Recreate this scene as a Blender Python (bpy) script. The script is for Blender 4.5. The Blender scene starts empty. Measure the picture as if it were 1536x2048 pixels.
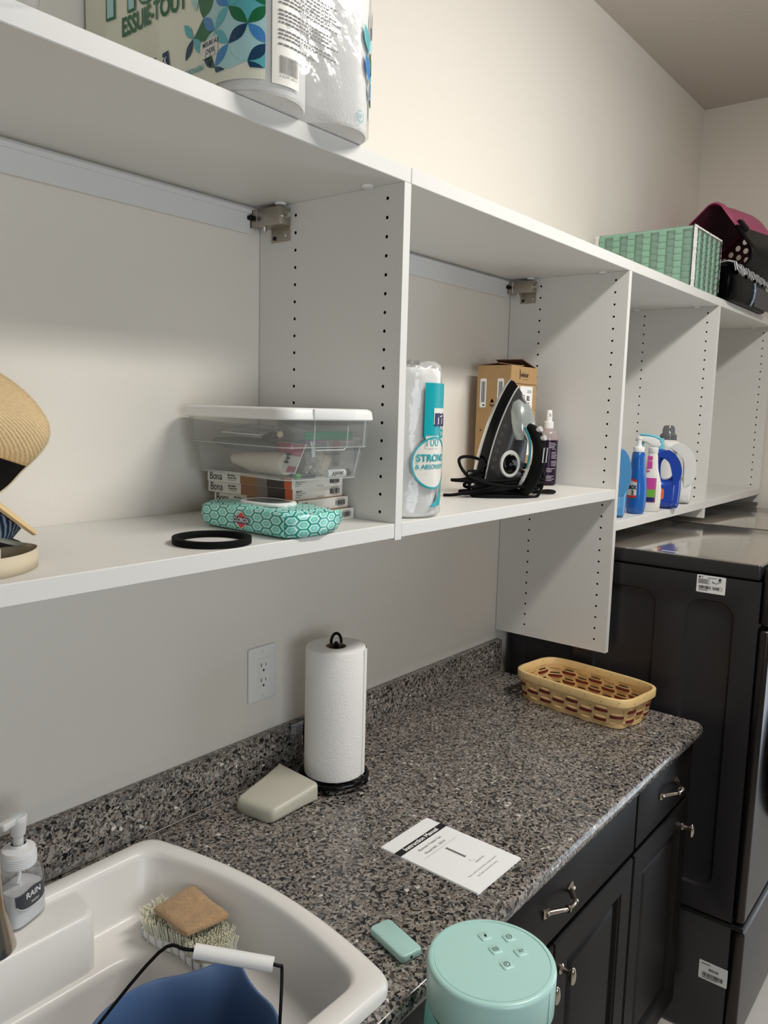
import bpy, bmesh, math, random
from mathutils import Vector, Matrix, Euler
PI = math.pi
random.seed(7)
SC = bpy.context.scene
COL = SC.collection

# ------------------------------------------------------------------ camera
cam_data = bpy.data.cameras.new('camera')
cam = bpy.data.objects.new('camera', cam_data)
COL.objects.link(cam)
cam_data.sensor_fit = 'VERTICAL'
cam_data.sensor_height = 36.0
cam_data.sensor_width = 27.0
cam_data.lens = 1582.84 / 2048 * 36.0
cam_data.clip_start = 0.02
right = Vector((0.62635725, -0.77910552, 0.02590712))
fwd = Vector((0.77500403, 0.61879323, -0.12831093))
up = Vector((0.0839366, 0.1004466, 0.99139554))
M = Matrix(((right.x, up.x, -fwd.x, -1.1042), (right.y, up.y, -fwd.y, -1.2145),
            (right.z, up.z, -fwd.z, 1.7108), (0, 0, 0, 1)))
cam.matrix_world = M
SC.camera = cam

# ------------------------------------------------------------------ light and exposure
SC.view_settings.view_transform = 'Standard'
SC.view_settings.look = 'None'
SC.view_settings.exposure = 0.0
SC.view_settings.gamma = 1.0
SC.view_settings.use_curve_mapping = False
world = bpy.data.worlds.new('world')
SC.world = world
world.use_nodes = True
world.node_tree.nodes['Background'].inputs[0].default_value = (0.75, 0.86, 1.0, 1)
world.node_tree.nodes['Background'].inputs[1].default_value = 1.0
def area(name, loc, rot, sx, sy, power, color, shape='RECTANGLE'):
    d = bpy.data.lights.new(name, 'AREA')
    d.shape = shape; d.size = sx; d.size_y = sy; d.energy = power; d.color = color
    o = bpy.data.objects.new(name, d); COL.objects.link(o)
    o.location = loc; o.rotation_euler = rot
    return o
# the fixture's wraparound lens throws light down and out to the sides
area('ceiling_lamp_light', (0.58, -1.41, 2.935), (0, 0, 0), 1.20, 0.22, 30, (1.0, 0.965, 0.915))
area('ceiling_lamp_light', (0.58, -1.355, 2.945), (math.radians(62), 0, 0), 1.20, 0.09, 8.5, (1.0, 0.965, 0.915))
area('added_fill_light', (-1.25, -2.90, 1.60), (PI/2, 0, 0), 1.35, 1.05, 24, (0.90, 0.95, 1.0))  # soft cool fill added from behind the camera, outside the added window
area('doorway_daylight', (2.72, -1.86, 1.06), (0, PI/2, 0), 1.95, 0.85, 13, (0.80, 0.90, 1.0))

# ------------------------------------------------------------------ helpers
def lin(c):
    return tuple((x/12.92 if x <= 0.04045 else ((x+0.055)/1.055)**2.4) for x in c)
def rgb(r, g, b):
    return lin((r/255, g/255, b/255)) + (1,)
MATS = {}
def mat(name, col, rough=0.5, metal=0.0, spec=0.5, coat=0.0, trans=0.0, ior=1.45, alpha=1.0,
        bump=None, mottle=None, sheen=0.0, sss=0.0, aniso=0.0):
    """col in 0..255 sRGB; bump=(scale, strength, distance); mottle=(scale, amount)"""
    m = bpy.data.materials.new(name); m.use_nodes = True
    nt = m.node_tree; b = nt.nodes['Principled BSDF']
    c = rgb(*col)
    b.inputs['Base Color'].default_value = c
    b.inputs['Roughness'].default_value = rough
    b.inputs['Metallic'].default_value = metal
    b.inputs['Specular IOR Level'].default_value = spec
    b.inputs['Coat Weight'].default_value = coat
    b.inputs['Coat Roughness'].default_value = 0.06
    b.inputs['Transmission Weight'].default_value = trans
    b.inputs['IOR'].default_value = ior
    b.inputs['Alpha'].default_value = alpha
    b.inputs['Sheen Weight'].default_value = sheen
    if sss:
        b.inputs['Subsurface Weight'].default_value = sss
        b.inputs['Subsurface Scale'].default_value = 0.01
    tc = nt.nodes.new('ShaderNodeTexCoord')
    if bump:
        n = nt.nodes.new('ShaderNodeTexNoise'); n.inputs['Scale'].default_value = bump[0]
        n.inputs['Detail'].default_value = 4
        bp = nt.nodes.new('ShaderNodeBump'); bp.inputs['Strength'].default_value = bump[1]
        bp.inputs['Distance'].default_value = bump[2]
        nt.links.new(tc.outputs['Object'], n.inputs['Vector'])
        nt.links.new(n.outputs['Fac'], bp.inputs['Height'])
        nt.links.new(bp.outputs['Normal'], b.inputs['Normal'])
    if mottle:
        n = nt.nodes.new('ShaderNodeTexNoise'); n.inputs['Scale'].default_value = mottle[0]
        n.inputs['Detail'].default_value = 5
        nt.links.new(tc.outputs['Object'], n.inputs['Vector'])
        mx = nt.nodes.new('ShaderNodeMix'); mx.data_type = 'RGBA'
        mx.inputs[6].default_value = tuple(x*(1-mottle[1]) for x in c[:3]) + (1,)
        mx.inputs[7].default_value = tuple(min(1, x*(1+mottle[1])) for x in c[:3]) + (1,)
        nt.links.new(n.outputs['Fac'], mx.inputs[0])
        nt.links.new(mx.outputs[2], b.inputs['Base Color'])
    MATS[name] = m
    return m
def film(name, col, clear=0.8, rough=0.08, gloss=0.25, bump=None):
    """thin clear plastic: mostly lets light straight through, with a glossy skin and a little body colour"""
    m = bpy.data.materials.new(name); m.use_nodes = True
    nt = m.node_tree; nt.nodes.clear()
    out = nt.nodes.new('ShaderNodeOutputMaterial')
    tr = nt.nodes.new('ShaderNodeBsdfTransparent'); tr.inputs[0].default_value = tuple(0.5+0.5*x for x in rgb(*col)[:3]) + (1,)
    df = nt.nodes.new('ShaderNodeBsdfDiffuse'); df.inputs[0].default_value = rgb(*col)
    gl = nt.nodes.new('ShaderNodeBsdfGlossy'); gl.inputs['Roughness'].default_value = rough
    m1 = nt.nodes.new('ShaderNodeMixShader'); m1.inputs[0].default_value = clear
    nt.links.new(df.outputs[0], m1.inputs[1]); nt.links.new(tr.outputs[0], m1.inputs[2])
    lw = nt.nodes.new('ShaderNodeLayerWeight'); lw.inputs['Blend'].default_value = 0.25
    mu = nt.nodes.new('ShaderNodeMath'); mu.operation = 'MULTIPLY_ADD'
    mu.inputs[1].default_value = gloss; mu.inputs[2].default_value = 0.04
    nt.links.new(lw.outputs['Fresnel'], mu.inputs[0])
    m2 = nt.nodes.new('ShaderNodeMixShader')
    nt.links.new(mu.outputs[0], m2.inputs[0])
    nt.links.new(m1.outputs[0], m2.inputs[1]); nt.links.new(gl.outputs[0], m2.inputs[2])
    nt.links.new(m2.outputs[0], out.inputs[0])
    if bump:
        tc = nt.nodes.new('ShaderNodeTexCoord')
        n = nt.nodes.new('ShaderNodeTexNoise'); n.inputs['Scale'].default_value = bump[0]; n.inputs['Detail'].default_value = 3
        bp = nt.nodes.new('ShaderNodeBump'); bp.inputs['Strength'].default_value = bump[1]; bp.inputs['Distance'].default_value = bump[2]
        nt.links.new(tc.outputs['Object'], n.inputs['Vector']); nt.links.new(n.outputs['Fac'], bp.inputs['Height'])
        nt.links.new(bp.outputs['Normal'], gl.inputs['Normal'])
    MATS[name] = m
    return m

class MB:
    """collects shapes into one bmesh; mi is the material slot of what is added next"""
    def __init__(s): s.bm = bmesh.new(); s.mi = 0
    def _mark(s, faces):
        for f in faces: f.material_index = s.mi
    def face(s, pts):
        vs = [s.bm.verts.new(p) for p in pts]
        f = s.bm.faces.new(vs); f.material_index = s.mi
        return f
    def box(s, lo, hi, r=0.0, seg=2, mtx=None):
        lo = Vector(lo); hi = Vector(hi)
        t = bmesh.new()
        bmesh.ops.create_cube(t, size=1.0)
        for v in t.verts:
            v.co = Vector((lo[i] + (v.co[i]+0.5)*(hi[i]-lo[i]) for i in range(3)))
        if r > 0:
            bmesh.ops.bevel(t, geom=list(t.edges), offset=r, segments=seg, profile=0.5, affect='EDGES')
        s.merge(t, mtx)
    def merge(s, t, mtx=None):
        mp = {}
        for v in t.verts:
            mp[v] = s.bm.verts.new(mtx @ v.co if mtx else v.co)
        for f in t.faces:
            try:
                g = s.bm.faces.new([mp[v] for v in f.verts]); g.material_index = s.mi
            except ValueError: pass
        t.free()
    def loft(s, loops, closed=True, cap0=False, cap1=False):
        """loops: lists of points of equal length"""
        rows = [[s.bm.verts.new(p) for p in lp] for lp in loops]
        n = len(rows[0])
        for a, b in zip(rows[:-1], rows[1:]):
            rng = range(n) if closed else range(n-1)
            for i in rng:
                j = (i+1) % n
                try:
                    f = s.bm.faces.new((a[i], a[j], b[j], b[i])); f.material_index = s.mi
                except ValueError: pass
        if cap0:
            f = s.bm.faces.new(list(reversed(rows[0]))); f.material_index = s.mi
        if cap1:
            f = s.bm.faces.new(rows[-1]); f.material_index = s.mi
        return rows
    def lathe(s, prof, n=32, c=(0, 0, 0), a0=0.0, a1=2*PI, axis=None, cap0=False, cap1=False):
        c = Vector(c)
        full = abs(a1-a0-2*PI) < 1e-6
        loops = []
        cnt = n if full else n+1
        for r, z in prof:
            lp = []
            for i in range(cnt):
                a = a0 + (a1-a0)*i/n
                p = Vector((r*math.cos(a), r*math.sin(a), z))
                if axis is not None: p = axis @ p
                lp.append(c + p)
            loops.append(lp)
        s.loft(loops, closed=full, cap0=cap0, cap1=cap1)
    def cyl(s, p0, p1, r0, r1=None, n=16, caps=True):
        if r1 is None: r1 = r0
        p0 = Vector(p0); p1 = Vector(p1)
        q = (p1-p0).to_track_quat('Z', 'Y').to_matrix()
        L = (p1-p0).length
        s.lathe([(r0, 0), (r1, L)], n, p0, axis=q, cap0=caps, cap1=caps)
    def tube(s, pts, r, n=10, closed=False, smooth=0, caps=True, flat=1.0):
        pts = [Vector(p) for p in pts]
        if smooth: pts = spline(pts, smooth, closed)
        m = len(pts)
        rr = r if callable(r) else (lambda t: r)
        loops = []
        prev = None
        for i, p in enumerate(pts):
            if closed: d = pts[(i+1) % m] - pts[i-1]
            else: d = pts[min(i+1, m-1)] - pts[max(i-1, 0)]
            d.normalize()
            if prev is None:
                a = Vector((0, 0, 1)) if abs(d.z) < 0.9 else Vector((1, 0, 0))
                u = d.cross(a).normalized()
            else:
                u = (prev - d*prev.dot(d)).normalized()
            prev = u
            w = d.cross(u)
            R = rr(i/max(1, m-1))
            loops.append([p + u*math.cos(2*PI*k/n)*R + w*math.sin(2*PI*k/n)*R*flat for k in range(n)])
        if closed: loops.append(loops[0])
        s.loft(loops, cap0=caps and not closed, cap1=caps and not closed)
        if closed: bmesh.ops.remove_doubles(s.bm, verts=s.bm.verts, dist=1e-7)
    def sphere(s, c, r, n=16, sc=(1, 1, 1)):
        c = Vector(c)
        m = n//2
        loops = []
        for i in range(1, m):
            a = PI*i/m
            loops.append([c + Vector((r*sc[0]*math.sin(a)*math.cos(2*PI*k/n), r*sc[1]*math.sin(a)*math.sin(2*PI*k/n), -r*sc[2]*math.cos(a))) for k in range(n)])
        rows = s.loft(loops)
        b = s.bm.verts.new(c - Vector((0, 0, r*sc[2]))); t = s.bm.verts.new(c + Vector((0, 0, r*sc[2])))
        for k in range(n):
            j = (k+1) % n
            f = s.bm.faces.new((b, rows[0][j], rows[0][k])); f.material_index = s.mi
            f = s.bm.faces.new((t, rows[-1][k], rows[-1][j])); f.material_index = s.mi
    def fill(s, loops, fn):
        """flat polygon with holes: loops of 2D points, fn maps (u,v) -> 3D"""
        t = bmesh.new()
        es = []
        for lp in loops:
            vs = [t.verts.new((u, v, 0)) for u, v in lp]
            for i in range(len(vs)):
                es.append(t.edges.new((vs[i], vs[(i+1) % len(vs)])))
        bmesh.ops.triangle_fill(t, use_beauty=True, use_dissolve=False, edges=es, normal=(0, 0, 1))
        for v in t.verts: v.co = Vector(fn(v.co.x, v.co.y))
        s.merge(t)
    def fill_sub(s, loops, fn, step):
        """fill, cut into strips along u so that it can follow a curved surface"""
        t = MB(); t.fill(loops, lambda u, v: (u, v, 0))
        us = [v.co.x for v in t.bm.verts]
        if us:
            k = math.floor(min(us)/step)+1
            while k*step < max(us):
                bmesh.ops.bisect_plane(t.bm, geom=list(t.bm.verts)+list(t.bm.edges)+list(t.bm.faces), plane_co=(k*step, 0, 0), plane_no=(1, 0, 0)); k += 1
        for v in t.bm.verts: v.co = Vector(fn(v.co.x, v.co.y))
        s.merge(t.bm)
    def pillow(s, outer, holes, h, r, fn, seg=4, back=None):
        """outline (2D) with holes extruded to +-h with edges rounded by r. fn(u, v, w) -> 3D"""
        lps = [outer] + list(holes)
        ks = []
        for k in range(seg+1):
            a = PI/2*k/seg
            ks.append((r*(1-math.cos(a)), h - r + r*math.sin(a)))
        for li, lp in enumerate(lps):
            sec = []
            for off, w in reversed(ks): sec.append([fn(u, v, -w) for u, v in offset2(lp, -off if li == 0 else off)])
            for off, w in ks: sec.append([fn(u, v, w) for u, v in offset2(lp, -off if li == 0 else off)])
            s.loft(sec)
        ins = [offset2(lp, -r if li == 0 else r) for li, lp in enumerate(lps)]
        s.fill(ins, lambda u, v: fn(u, v, h))
        s.fill(ins, lambda u, v: fn(u, v, -h))
    def text(s, txt, size, fn, align='CENTER', bold=0.0, sx=1.0, subdiv=0):
        for tri in text_polys(txt, size, align, bold, sx, subdiv):
            try: s.face([fn(u, v) for u, v in tri])
            except ValueError: pass
    def rect(s, u0, v0, u1, v1, fn, nu=1, nv=1):
        for i in range(nu):
            for j in range(nv):
                a = u0+(u1-u0)*i/nu; b = u0+(u1-u0)*(i+1)/nu; c = v0+(v1-v0)*j/nv; d = v0+(v1-v0)*(j+1)/nv
                s.face([fn(a, c), fn(b, c), fn(b, d), fn(a, d)])
    def poly(s, pts, fn):
        s.face([fn(u, v) for u, v in pts])
    def barcode(s, u0, v0, u1, v1, fn, n=26, seed=1):
        rnd = random.Random(seed); u = u0; unit = (u1-u0)/(n*1.9)
        while u < u1:
            w = unit*rnd.choice([0.6, 1.0, 1.5]); s.rect(u, v0, min(u+w, u1), v1, fn); u += w + unit*rnd.choice([0.7, 1.0, 1.3])
def spline(pts, k, closed=False):
    """Catmull-Rom"""
    out = []; n = len(pts)
    pts = [Vector(p) for p in pts]
    for i in range(n if closed else n-1):
        p0 = pts[(i-1) % n] if closed or i > 0 else pts[0]*2 - pts[1]
        p1 = pts[i]; p2 = pts[(i+1) % n]
        p3 = pts[(i+2) % n] if closed or i+2 < n else pts[-1]*2 - pts[-2]
        for j in range(k):
            t = j/k
            out.append(0.5*((2*p1) + (p2-p0)*t + (2*p0-5*p1+4*p2-p3)*t*t + (3*p1-p0-3*p2+p3)*t**3))
    if not closed: out.append(pts[-1])
    return out
def spline2(pts, k, closed=True):
    return [(p.x, p.y) for p in spline([Vector((a, b, 0)) for a, b in pts], k, closed)]
def area2(lp):
    return 0.5*sum(lp[i][0]*lp[(i+1) % len(lp)][1] - lp[(i+1) % len(lp)][0]*lp[i][1] for i in range(len(lp)))
def offset2(lp, d):
    """moves a closed 2D loop outward by d (inward when d < 0)"""
    if abs(d) < 1e-9: return list(lp)
    sgn = 1 if area2(lp) > 0 else -1
    n = len(lp); out = []
    for i in range(n):
        a = Vector(lp[i-1]); b = Vector(lp[i]); c = Vector(lp[(i+1) % n])
        e1 = (b-a); e2 = (c-b)
        if e1.length < 1e-9 or e2.length < 1e-9:
            out.append(lp[i]); continue
        e1.normalize(); e2.normalize()
        n1 = Vector((e1.y, -e1.x))*sgn; n2 = Vector((e2.y, -e2.x))*sgn
        m = (n1+n2)
        if m.length < 1e-6: m = n1
        m.normalize()
        q = max(0.5, m.dot(n1))
        p = b + m*(d/q)
        out.append((p.x, p.y))
    return out
def roundrect(x0, y0, x1, y1, r, k=5):
    out = []
    for cx, cy, a in ((x1-r, y1-r, 0), (x0+r, y1-r, PI/2), (x0+r, y0+r, PI), (x1-r, y0+r, 1.5*PI)):
        for i in range(k+1):
            t = a + PI/2*i/k
            out.append((cx+r*math.cos(t), cy+r*math.sin(t)))
    return out
def ellipse(cx, cy, a, b, n=24):
    return [(cx+a*math.cos(2*PI*i/n), cy+b*math.sin(2*PI*i/n)) for i in range(n)]
def superell(a, b, e, n=32, cx=0, cy=0):
    out = []
    for i in range(n):
        t = 2*PI*i/n; c = math.cos(t); d = math.sin(t)
        out.append((cx + a*math.copysign(abs(c)**(2/e), c), cy + b*math.copysign(abs(d)**(2/e), d)))
    return out
_TXT = {}
def text_polys(txt, size, align, bold, sx, subdiv=0):
    key = (txt, align, bold)
    if key not in _TXT:
        cu = bpy.data.curves.new('t', 'FONT'); cu.body = txt; cu.size = 1.0
        cu.align_x = align; cu.align_y = 'CENTER'; cu.offset = bold; cu.resolution_u = 3
        o = bpy.data.objects.new('t', cu); COL.objects.link(o)
        dg = bpy.context.evaluated_depsgraph_get(); dg.update()
        me = bpy.data.meshes.new_from_object(o.evaluated_get(dg))
        _TXT[key] = [[(me.vertices[i].co.x, me.vertices[i].co.y) for i in p.vertices] for p in me.polygons]
        bpy.data.objects.remove(o); bpy.data.curves.remove(cu); bpy.data.meshes.remove(me)
    return [[(u*size*sx, v*size) for u, v in p] for p in _TXT[key]]
def obj(name, mb, mats, parent=None, smooth=False, uv=False, solid=0.0, subsurf=0, label=None, loc=None):
    bm = mb.bm if isinstance(mb, MB) else mb
    bmesh.ops.remove_doubles(bm, verts=bm.verts, dist=1e-6)
    bmesh.ops.recalc_face_normals(bm, faces=bm.faces)
    me = bpy.data.meshes.new(name)
    if uv:
        lay = bm.loops.layers.uv.new('UVMap')
        for f in bm.faces:
            n = f.normal; ax = max(range(3), key=lambda i: abs(n[i]))
            for l in f.loops:
                c = l.vert.co
                l[lay].uv = ((c.y, c.z) if ax == 0 else (c.x, c.z) if ax == 1 else (c.y, c.x))
    bm.to_mesh(me); bm.free()
    if not isinstance(mats, (list, tuple)): mats = [mats]
    for m in mats: me.materials.append(m)
    o = bpy.data.objects.new(name, me); COL.objects.link(o)
    if parent: o.parent = parent
    if loc: o.location = loc
    if smooth is not False:
        for p in me.polygons: p.use_smooth = True
        if smooth is not True:
            md = None
            try:
                me.set_sharp_from_angle(angle=math.radians(smooth))
            except Exception: pass
    if solid:
        md = o.modifiers.new('solid', 'SOLIDIFY'); md.thickness = solid; md.offset = 0
    if subsurf:
        md = o.modifiers.new('sub', 'SUBSURF'); md.levels = subsurf; md.render_levels = subsurf
    if label: o['label'] = label
    return o
def thing(name, label, cat, loc=(0, 0, 0), rotz=0.0, group=None, rot=None):
    o = bpy.data.objects.new(name, None); COL.objects.link(o)
    o.empty_display_size = 0.05
    o.location = loc; o.rotation_euler = rot if rot else (0, 0, rotz)
    o['label'] = label; o['category'] = cat
    if group: o['group'] = group
    return o
def tag(o, label, cat, group=None):
    o['label'] = label; o['category'] = cat
    if group: o['group'] = group
    return o
def struct(name, mb, m, smooth=False, uv=False):
    o = obj(name, mb, m, smooth=smooth, uv=uv); o['kind'] = 'structure'
    return o
# node arithmetic written as expressions
class E:
    def __init__(s, nt, sock): s.nt = nt; s.s = sock
    def _op(s, op, *o):
        n = s.nt.nodes.new('ShaderNodeMath'); n.operation = op
        for i, x in enumerate((s,)+o):
            if isinstance(x, E): s.nt.links.new(x.s, n.inputs[i])
            else: n.inputs[i].default_value = x
        return E(s.nt, n.outputs[0])
    def __add__(s, o): return s._op('ADD', o)
    def __sub__(s, o): return s._op('SUBTRACT', o)
    def __mul__(s, o): return s._op('MULTIPLY', o)
    def abs(s): return s._op('ABSOLUTE')
    def mod(s, o): return s._op('FLOORED_MODULO', o)
    def max(s, o): return s._op('MAXIMUM', o)
    def min(s, o): return s._op('MINIMUM', o)
    def lt(s, o): return s._op('LESS_THAN', o)
    def gt(s, o): return s._op('GREATER_THAN', o)
def mixc(nt, fac, a, b):
    n = nt.nodes.new('ShaderNodeMix'); n.data_type = 'RGBA'
    if isinstance(fac, E): nt.links.new(fac.s, n.inputs[0])
    else: n.inputs[0].default_value = fac
    for i, x in ((6, a), (7, b)):
        if hasattr(x, 'node'): nt.links.new(x, n.inputs[i])
        else: n.inputs[i].default_value = x
    return n.outputs[2]

# ------------------------------------------------------------------ materials
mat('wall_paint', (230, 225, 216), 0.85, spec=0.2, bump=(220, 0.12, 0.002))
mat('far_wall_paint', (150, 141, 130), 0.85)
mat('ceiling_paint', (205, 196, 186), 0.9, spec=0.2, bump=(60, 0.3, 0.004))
mat('floor_tile', (206, 202, 196), 0.35)
mat('melamine', (222, 221, 217), 0.42, spec=0.4)
mat('hole_dark', (14, 11, 8), 0.9)
mat('white_metal', (222, 222, 222), 0.45)
mat('steel', (176, 168, 156), 0.34, metal=1.0)
mat('chrome', (215, 212, 205), 0.12, metal=1.0)
mat('nickel', (196, 186, 172), 0.24, metal=1.0)
mat('black_plastic', (12, 12, 13), 0.45, spec=0.25)
mat('black_matte', (5, 5, 6), 0.75, spec=0.2)
mat('black_gloss', (6, 6, 8), 0.10, spec=0.3)
mat('white_plastic', (236, 236, 234), 0.35)
mat('paper', (240, 240, 240), 0.7)
mat('ink', (20, 20, 22), 0.6)
mat('ink_grey', (120, 118, 118), 0.7)
mat('espresso', (21, 18, 18), 0.46, spec=0.17, mottle=(14, 0.15))
mat('graphite_steel', (62, 58, 57), 0.27, metal=0.85)
mat('graphite_side', (56, 54, 56), 0.30, spec=0.5, metal=0.35)
mat('gasket_dark', (10, 10, 11), 0.5)
mat('sink_white', (232, 229, 224), 0.35, coat=0.15)
mat('teal_plastic', (178, 218, 211), 0.33, coat=0.2)
mat('teal_dark', (120, 196, 186), 0.4)
mat('bucket_blue', (76, 104, 146), 0.42)
mat('bristle', (244, 242, 222), 0.7)
mat('towel_paper', (240, 238, 235), 0.9, spec=0.1, bump=(260, 0.5, 0.002))
mat('kraft', (176, 142, 98), 0.75, mottle=(60, 0.06))
mat('kraft_dark', (98, 70, 52), 0.8)
mat('basket_wood', (214, 180, 126), 0.5, mottle=(40, 0.12))
mat('basket_red', (104, 30, 32), 0.5)
mat('cloudy_plastic', (228, 225, 208), 0.4, trans=0.35)
mat('straw', (222, 192, 144), 0.8)
mat('cream', (214, 200, 172), 0.7)
film('clear_plastic', (236, 238, 236), 0.87, 0.06, 0.3)
film('wrap_film', (250, 252, 252), 0.88, 0.12, 0.5, bump=(26, 0.5, 0.006))
film('thin_film', (250, 252, 252), 0.93, 0.10, 0.5, bump=(20, 0.45, 0.006))

def granite():
    m = bpy.data.materials.new('granite'); m.use_nodes = True
    nt = m.node_tree; b = nt.nodes['Principled BSDF']
    b.inputs['Roughness'].default_value = 0.16
    b.inputs['Specular IOR Level'].default_value = 0.5
    tc = nt.nodes.new('ShaderNodeTexCoord')
    nz = nt.nodes.new('ShaderNodeTexNoise'); nz.inputs['Scale'].default_value = 55; nz.inputs['Detail'].default_value = 3
    nt.links.new(tc.outputs['Object'], nz.inputs['Vector'])
    mx = nt.nodes.new('ShaderNodeMix'); mx.data_type = 'VECTOR'; mx.inputs[0].default_value = 0.012
    nt.links.new(tc.outputs['Object'], mx.inputs[4]); nt.links.new(nz.outputs['Color'], mx.inputs[5])
    def vor(scale):
        v = nt.nodes.new('ShaderNodeTexVoronoi'); v.inputs['Scale'].default_value = scale
        nt.links.new(mx.outputs[1], v.inputs['Vector'])
        sp = nt.nodes.new('ShaderNodeSeparateColor'); nt.links.new(v.outputs['Color'], sp.inputs[0])
        return sp
    a = vor(205)
    r = nt.nodes.new('ShaderNodeValToRGB'); r.color_ramp.interpolation = 'CONSTANT'
    cols = [(0.0, (28, 28, 29)), (0.13, (80, 77, 74)), (0.28, (116, 111, 106)), (0.44, (146, 139, 131)),
            (0.60, (128, 121, 114)), (0.72, (160, 153, 145)), (0.86, (138, 124, 114)), (0.93, (104, 106, 106)), (0.97, (178, 173, 166))]
    el = r.color_ramp.elements
    el[0].position = 0; el[0].color = rgb(*cols[0][1]); el[1].position = cols[1][0]; el[1].color = rgb(*cols[1][1])
    for p, c in cols[2:]:
        e = el.new(p); e.color = rgb(*c)
    nt.links.new(a.outputs[0], r.inputs[0])
    b2 = vor(420)
    r2 = nt.nodes.new('ShaderNodeValToRGB'); r2.color_ramp.interpolation = 'CONSTANT'
    el = r2.color_ramp.elements
    el[0].color = (0, 0, 0, 1); el[1].position = 0.89; el[1].color = (1, 1, 1, 1)
    nt.links.new(b2.outputs[1], r2.inputs[0])
    mA = mixc(nt, 0.0, r.outputs[0], rgb(24, 22, 23)); nA = mA.node
    nt.links.new(r2.outputs[0], nA.inputs[0])
    # pale quartz flecks
    b3 = vor(150)
    g = E(nt, b3.outputs[2]).gt(0.994)
    mB = mixc(nt, g, mA, rgb(215, 210, 202))
    # large soft clouding of the stone
    n2 = nt.nodes.new('ShaderNodeTexNoise'); n2.inputs['Scale'].default_value = 9; n2.inputs['Detail'].default_value = 3
    nt.links.new(tc.outputs['Object'], n2.inputs['Vector'])
    f = (E(nt, n2.outputs['Fac'])*1.6 - 0.55)
    mC = nt.nodes.new('ShaderNodeMix'); mC.data_type = 'RGBA'; mC.blend_type = 'MULTIPLY'
    nt.links.new(f.s, mC.inputs[0]); nt.links.new(mB, mC.inputs[6]); mC.inputs[7].default_value = (0.68, 0.68, 0.69, 1)
    nt.links.new(mC.outputs[2], b.inputs['Base Color'])
    MATS['granite'] = m
granite()
def straw_weave(name, c1, c2, scale):
    m = bpy.data.materials.new(name); m.use_nodes = True
    nt = m.node_tree; b = nt.nodes['Principled BSDF']; b.inputs['Roughness'].default_value = 0.8
    tc = nt.nodes.new('ShaderNodeTexCoord')
    w = nt.nodes.new('ShaderNodeTexWave'); w.bands_direction = 'DIAGONAL'; w.inputs['Scale'].default_value = scale
    w.inputs['Distortion'].default_value = 2.0; w.inputs['Detail'].default_value = 2; w.inputs['Detail Scale'].default_value = 2.5
    nt.links.new(tc.outputs['Object'], w.inputs['Vector'])
    n = nt.nodes.new('ShaderNodeTexNoise'); n.inputs['Scale'].default_value = 260
    nt.links.new(tc.outputs['Object'], n.inputs['Vector'])
    f = E(nt, w.outputs['Fac'])*0.45 + E(nt, n.outputs['Fac'])*0.6
    nt.links.new(mixc(nt, f, rgb(*c1), rgb(*c2)), b.inputs['Base Color'])
    bp = nt.nodes.new('ShaderNodeBump'); bp.inputs['Strength'].default_value = 0.6; bp.inputs['Distance'].default_value = 0.002
    nt.links.new(f.s, bp.inputs['Height']); nt.links.new(bp.outputs['Normal'], b.inputs['Normal'])
    MATS[name] = m
straw_weave('straw_braid', (190, 158, 112), (232, 206, 160), 110)
def stripes(name, axis, scale, cols, distort=1.5):
    m = bpy.data.materials.new(name); m.use_nodes = True
    nt = m.node_tree; b = nt.nodes['Principled BSDF']; b.inputs['Roughness'].default_value = 0.85
    tc = nt.nodes.new('ShaderNodeTexCoord')
    w = nt.nodes.new('ShaderNodeTexWave'); w.bands_direction = axis; w.inputs['Scale'].default_value = scale
    w.inputs['Distortion'].default_value = distort; w.inputs['Detail'].default_value = 2.0
    nt.links.new(tc.outputs['Object'], w.inputs['Vector'])
    r = nt.nodes.new('ShaderNodeValToRGB'); r.color_ramp.interpolation = 'CONSTANT'
    el = r.color_ramp.elements
    el[0].color = rgb(*cols[0][1]); el[1].position = cols[1][0]; el[1].color = rgb(*cols[1][1])
    for p, c in cols[2:]:
        e = el.new(p); e.color = rgb(*c)
    nt.links.new(w.outputs['Fac'], r.inputs[0]); nt.links.new(r.outputs[0], b.inputs['Base Color'])
    MATS[name] = m
stripes('blue_stripe', 'DIAGONAL', 60, [(0, (24, 34, 58)), (0.4, (92, 118, 150)), (0.6, (40, 60, 100)), (0.8, (150, 170, 188))])
stripes('zebra', 'X', 26, [(0, (8, 8, 10)), (0.55, (225, 225, 225))], 2.0)
def hexes():
    m = bpy.data.materials.new('wipes_pattern'); m.use_nodes = True
    nt = m.node_tree; b = nt.nodes['Principled BSDF']; b.inputs['Roughness'].default_value = 0.28
    uv = nt.nodes.new('ShaderNodeUVMap')
    sp = nt.nodes.new('ShaderNodeSeparateXYZ'); nt.links.new(uv.outputs[0], sp.inputs[0])
    # pointed hexagons, wider than tall
    X = E(nt, sp.outputs[1])*(1/0.0142); Y = E(nt, sp.outputs[0])*(1.732/0.0430)
    ax = X.mod(1.0) - 0.5; ay = Y.mod(1.732) - 0.866
    bx = (X - 0.5).mod(1.0) - 0.5; by = (Y - 0.866).mod(1.732) - 0.866
    da = ax*ax + ay*ay; db = bx*bx + by*by
    s = da.lt(db)
    px = (ax*s + bx*(s*-1 + 1)).abs(); py = (ay*s + by*(s*-1 + 1)).abs()
    d = px.max(px*0.5 + py*0.866)
    c0 = mixc(nt, d*3.2, rgb(156, 224, 211), rgb(98, 202, 187))
    c1 = mixc(nt, d.gt(0.30), c0, rgb(232, 246, 242))
    c2 = mixc(nt, d.gt(0.385), c1, rgb(96, 198, 184))
    c3 = mixc(nt, d.gt(0.455), c2, rgb(34, 132, 122))
    nt.links.new(c3, b.inputs['Base Color'])
    MATS['wipes_pattern'] = m
hexes()
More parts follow.
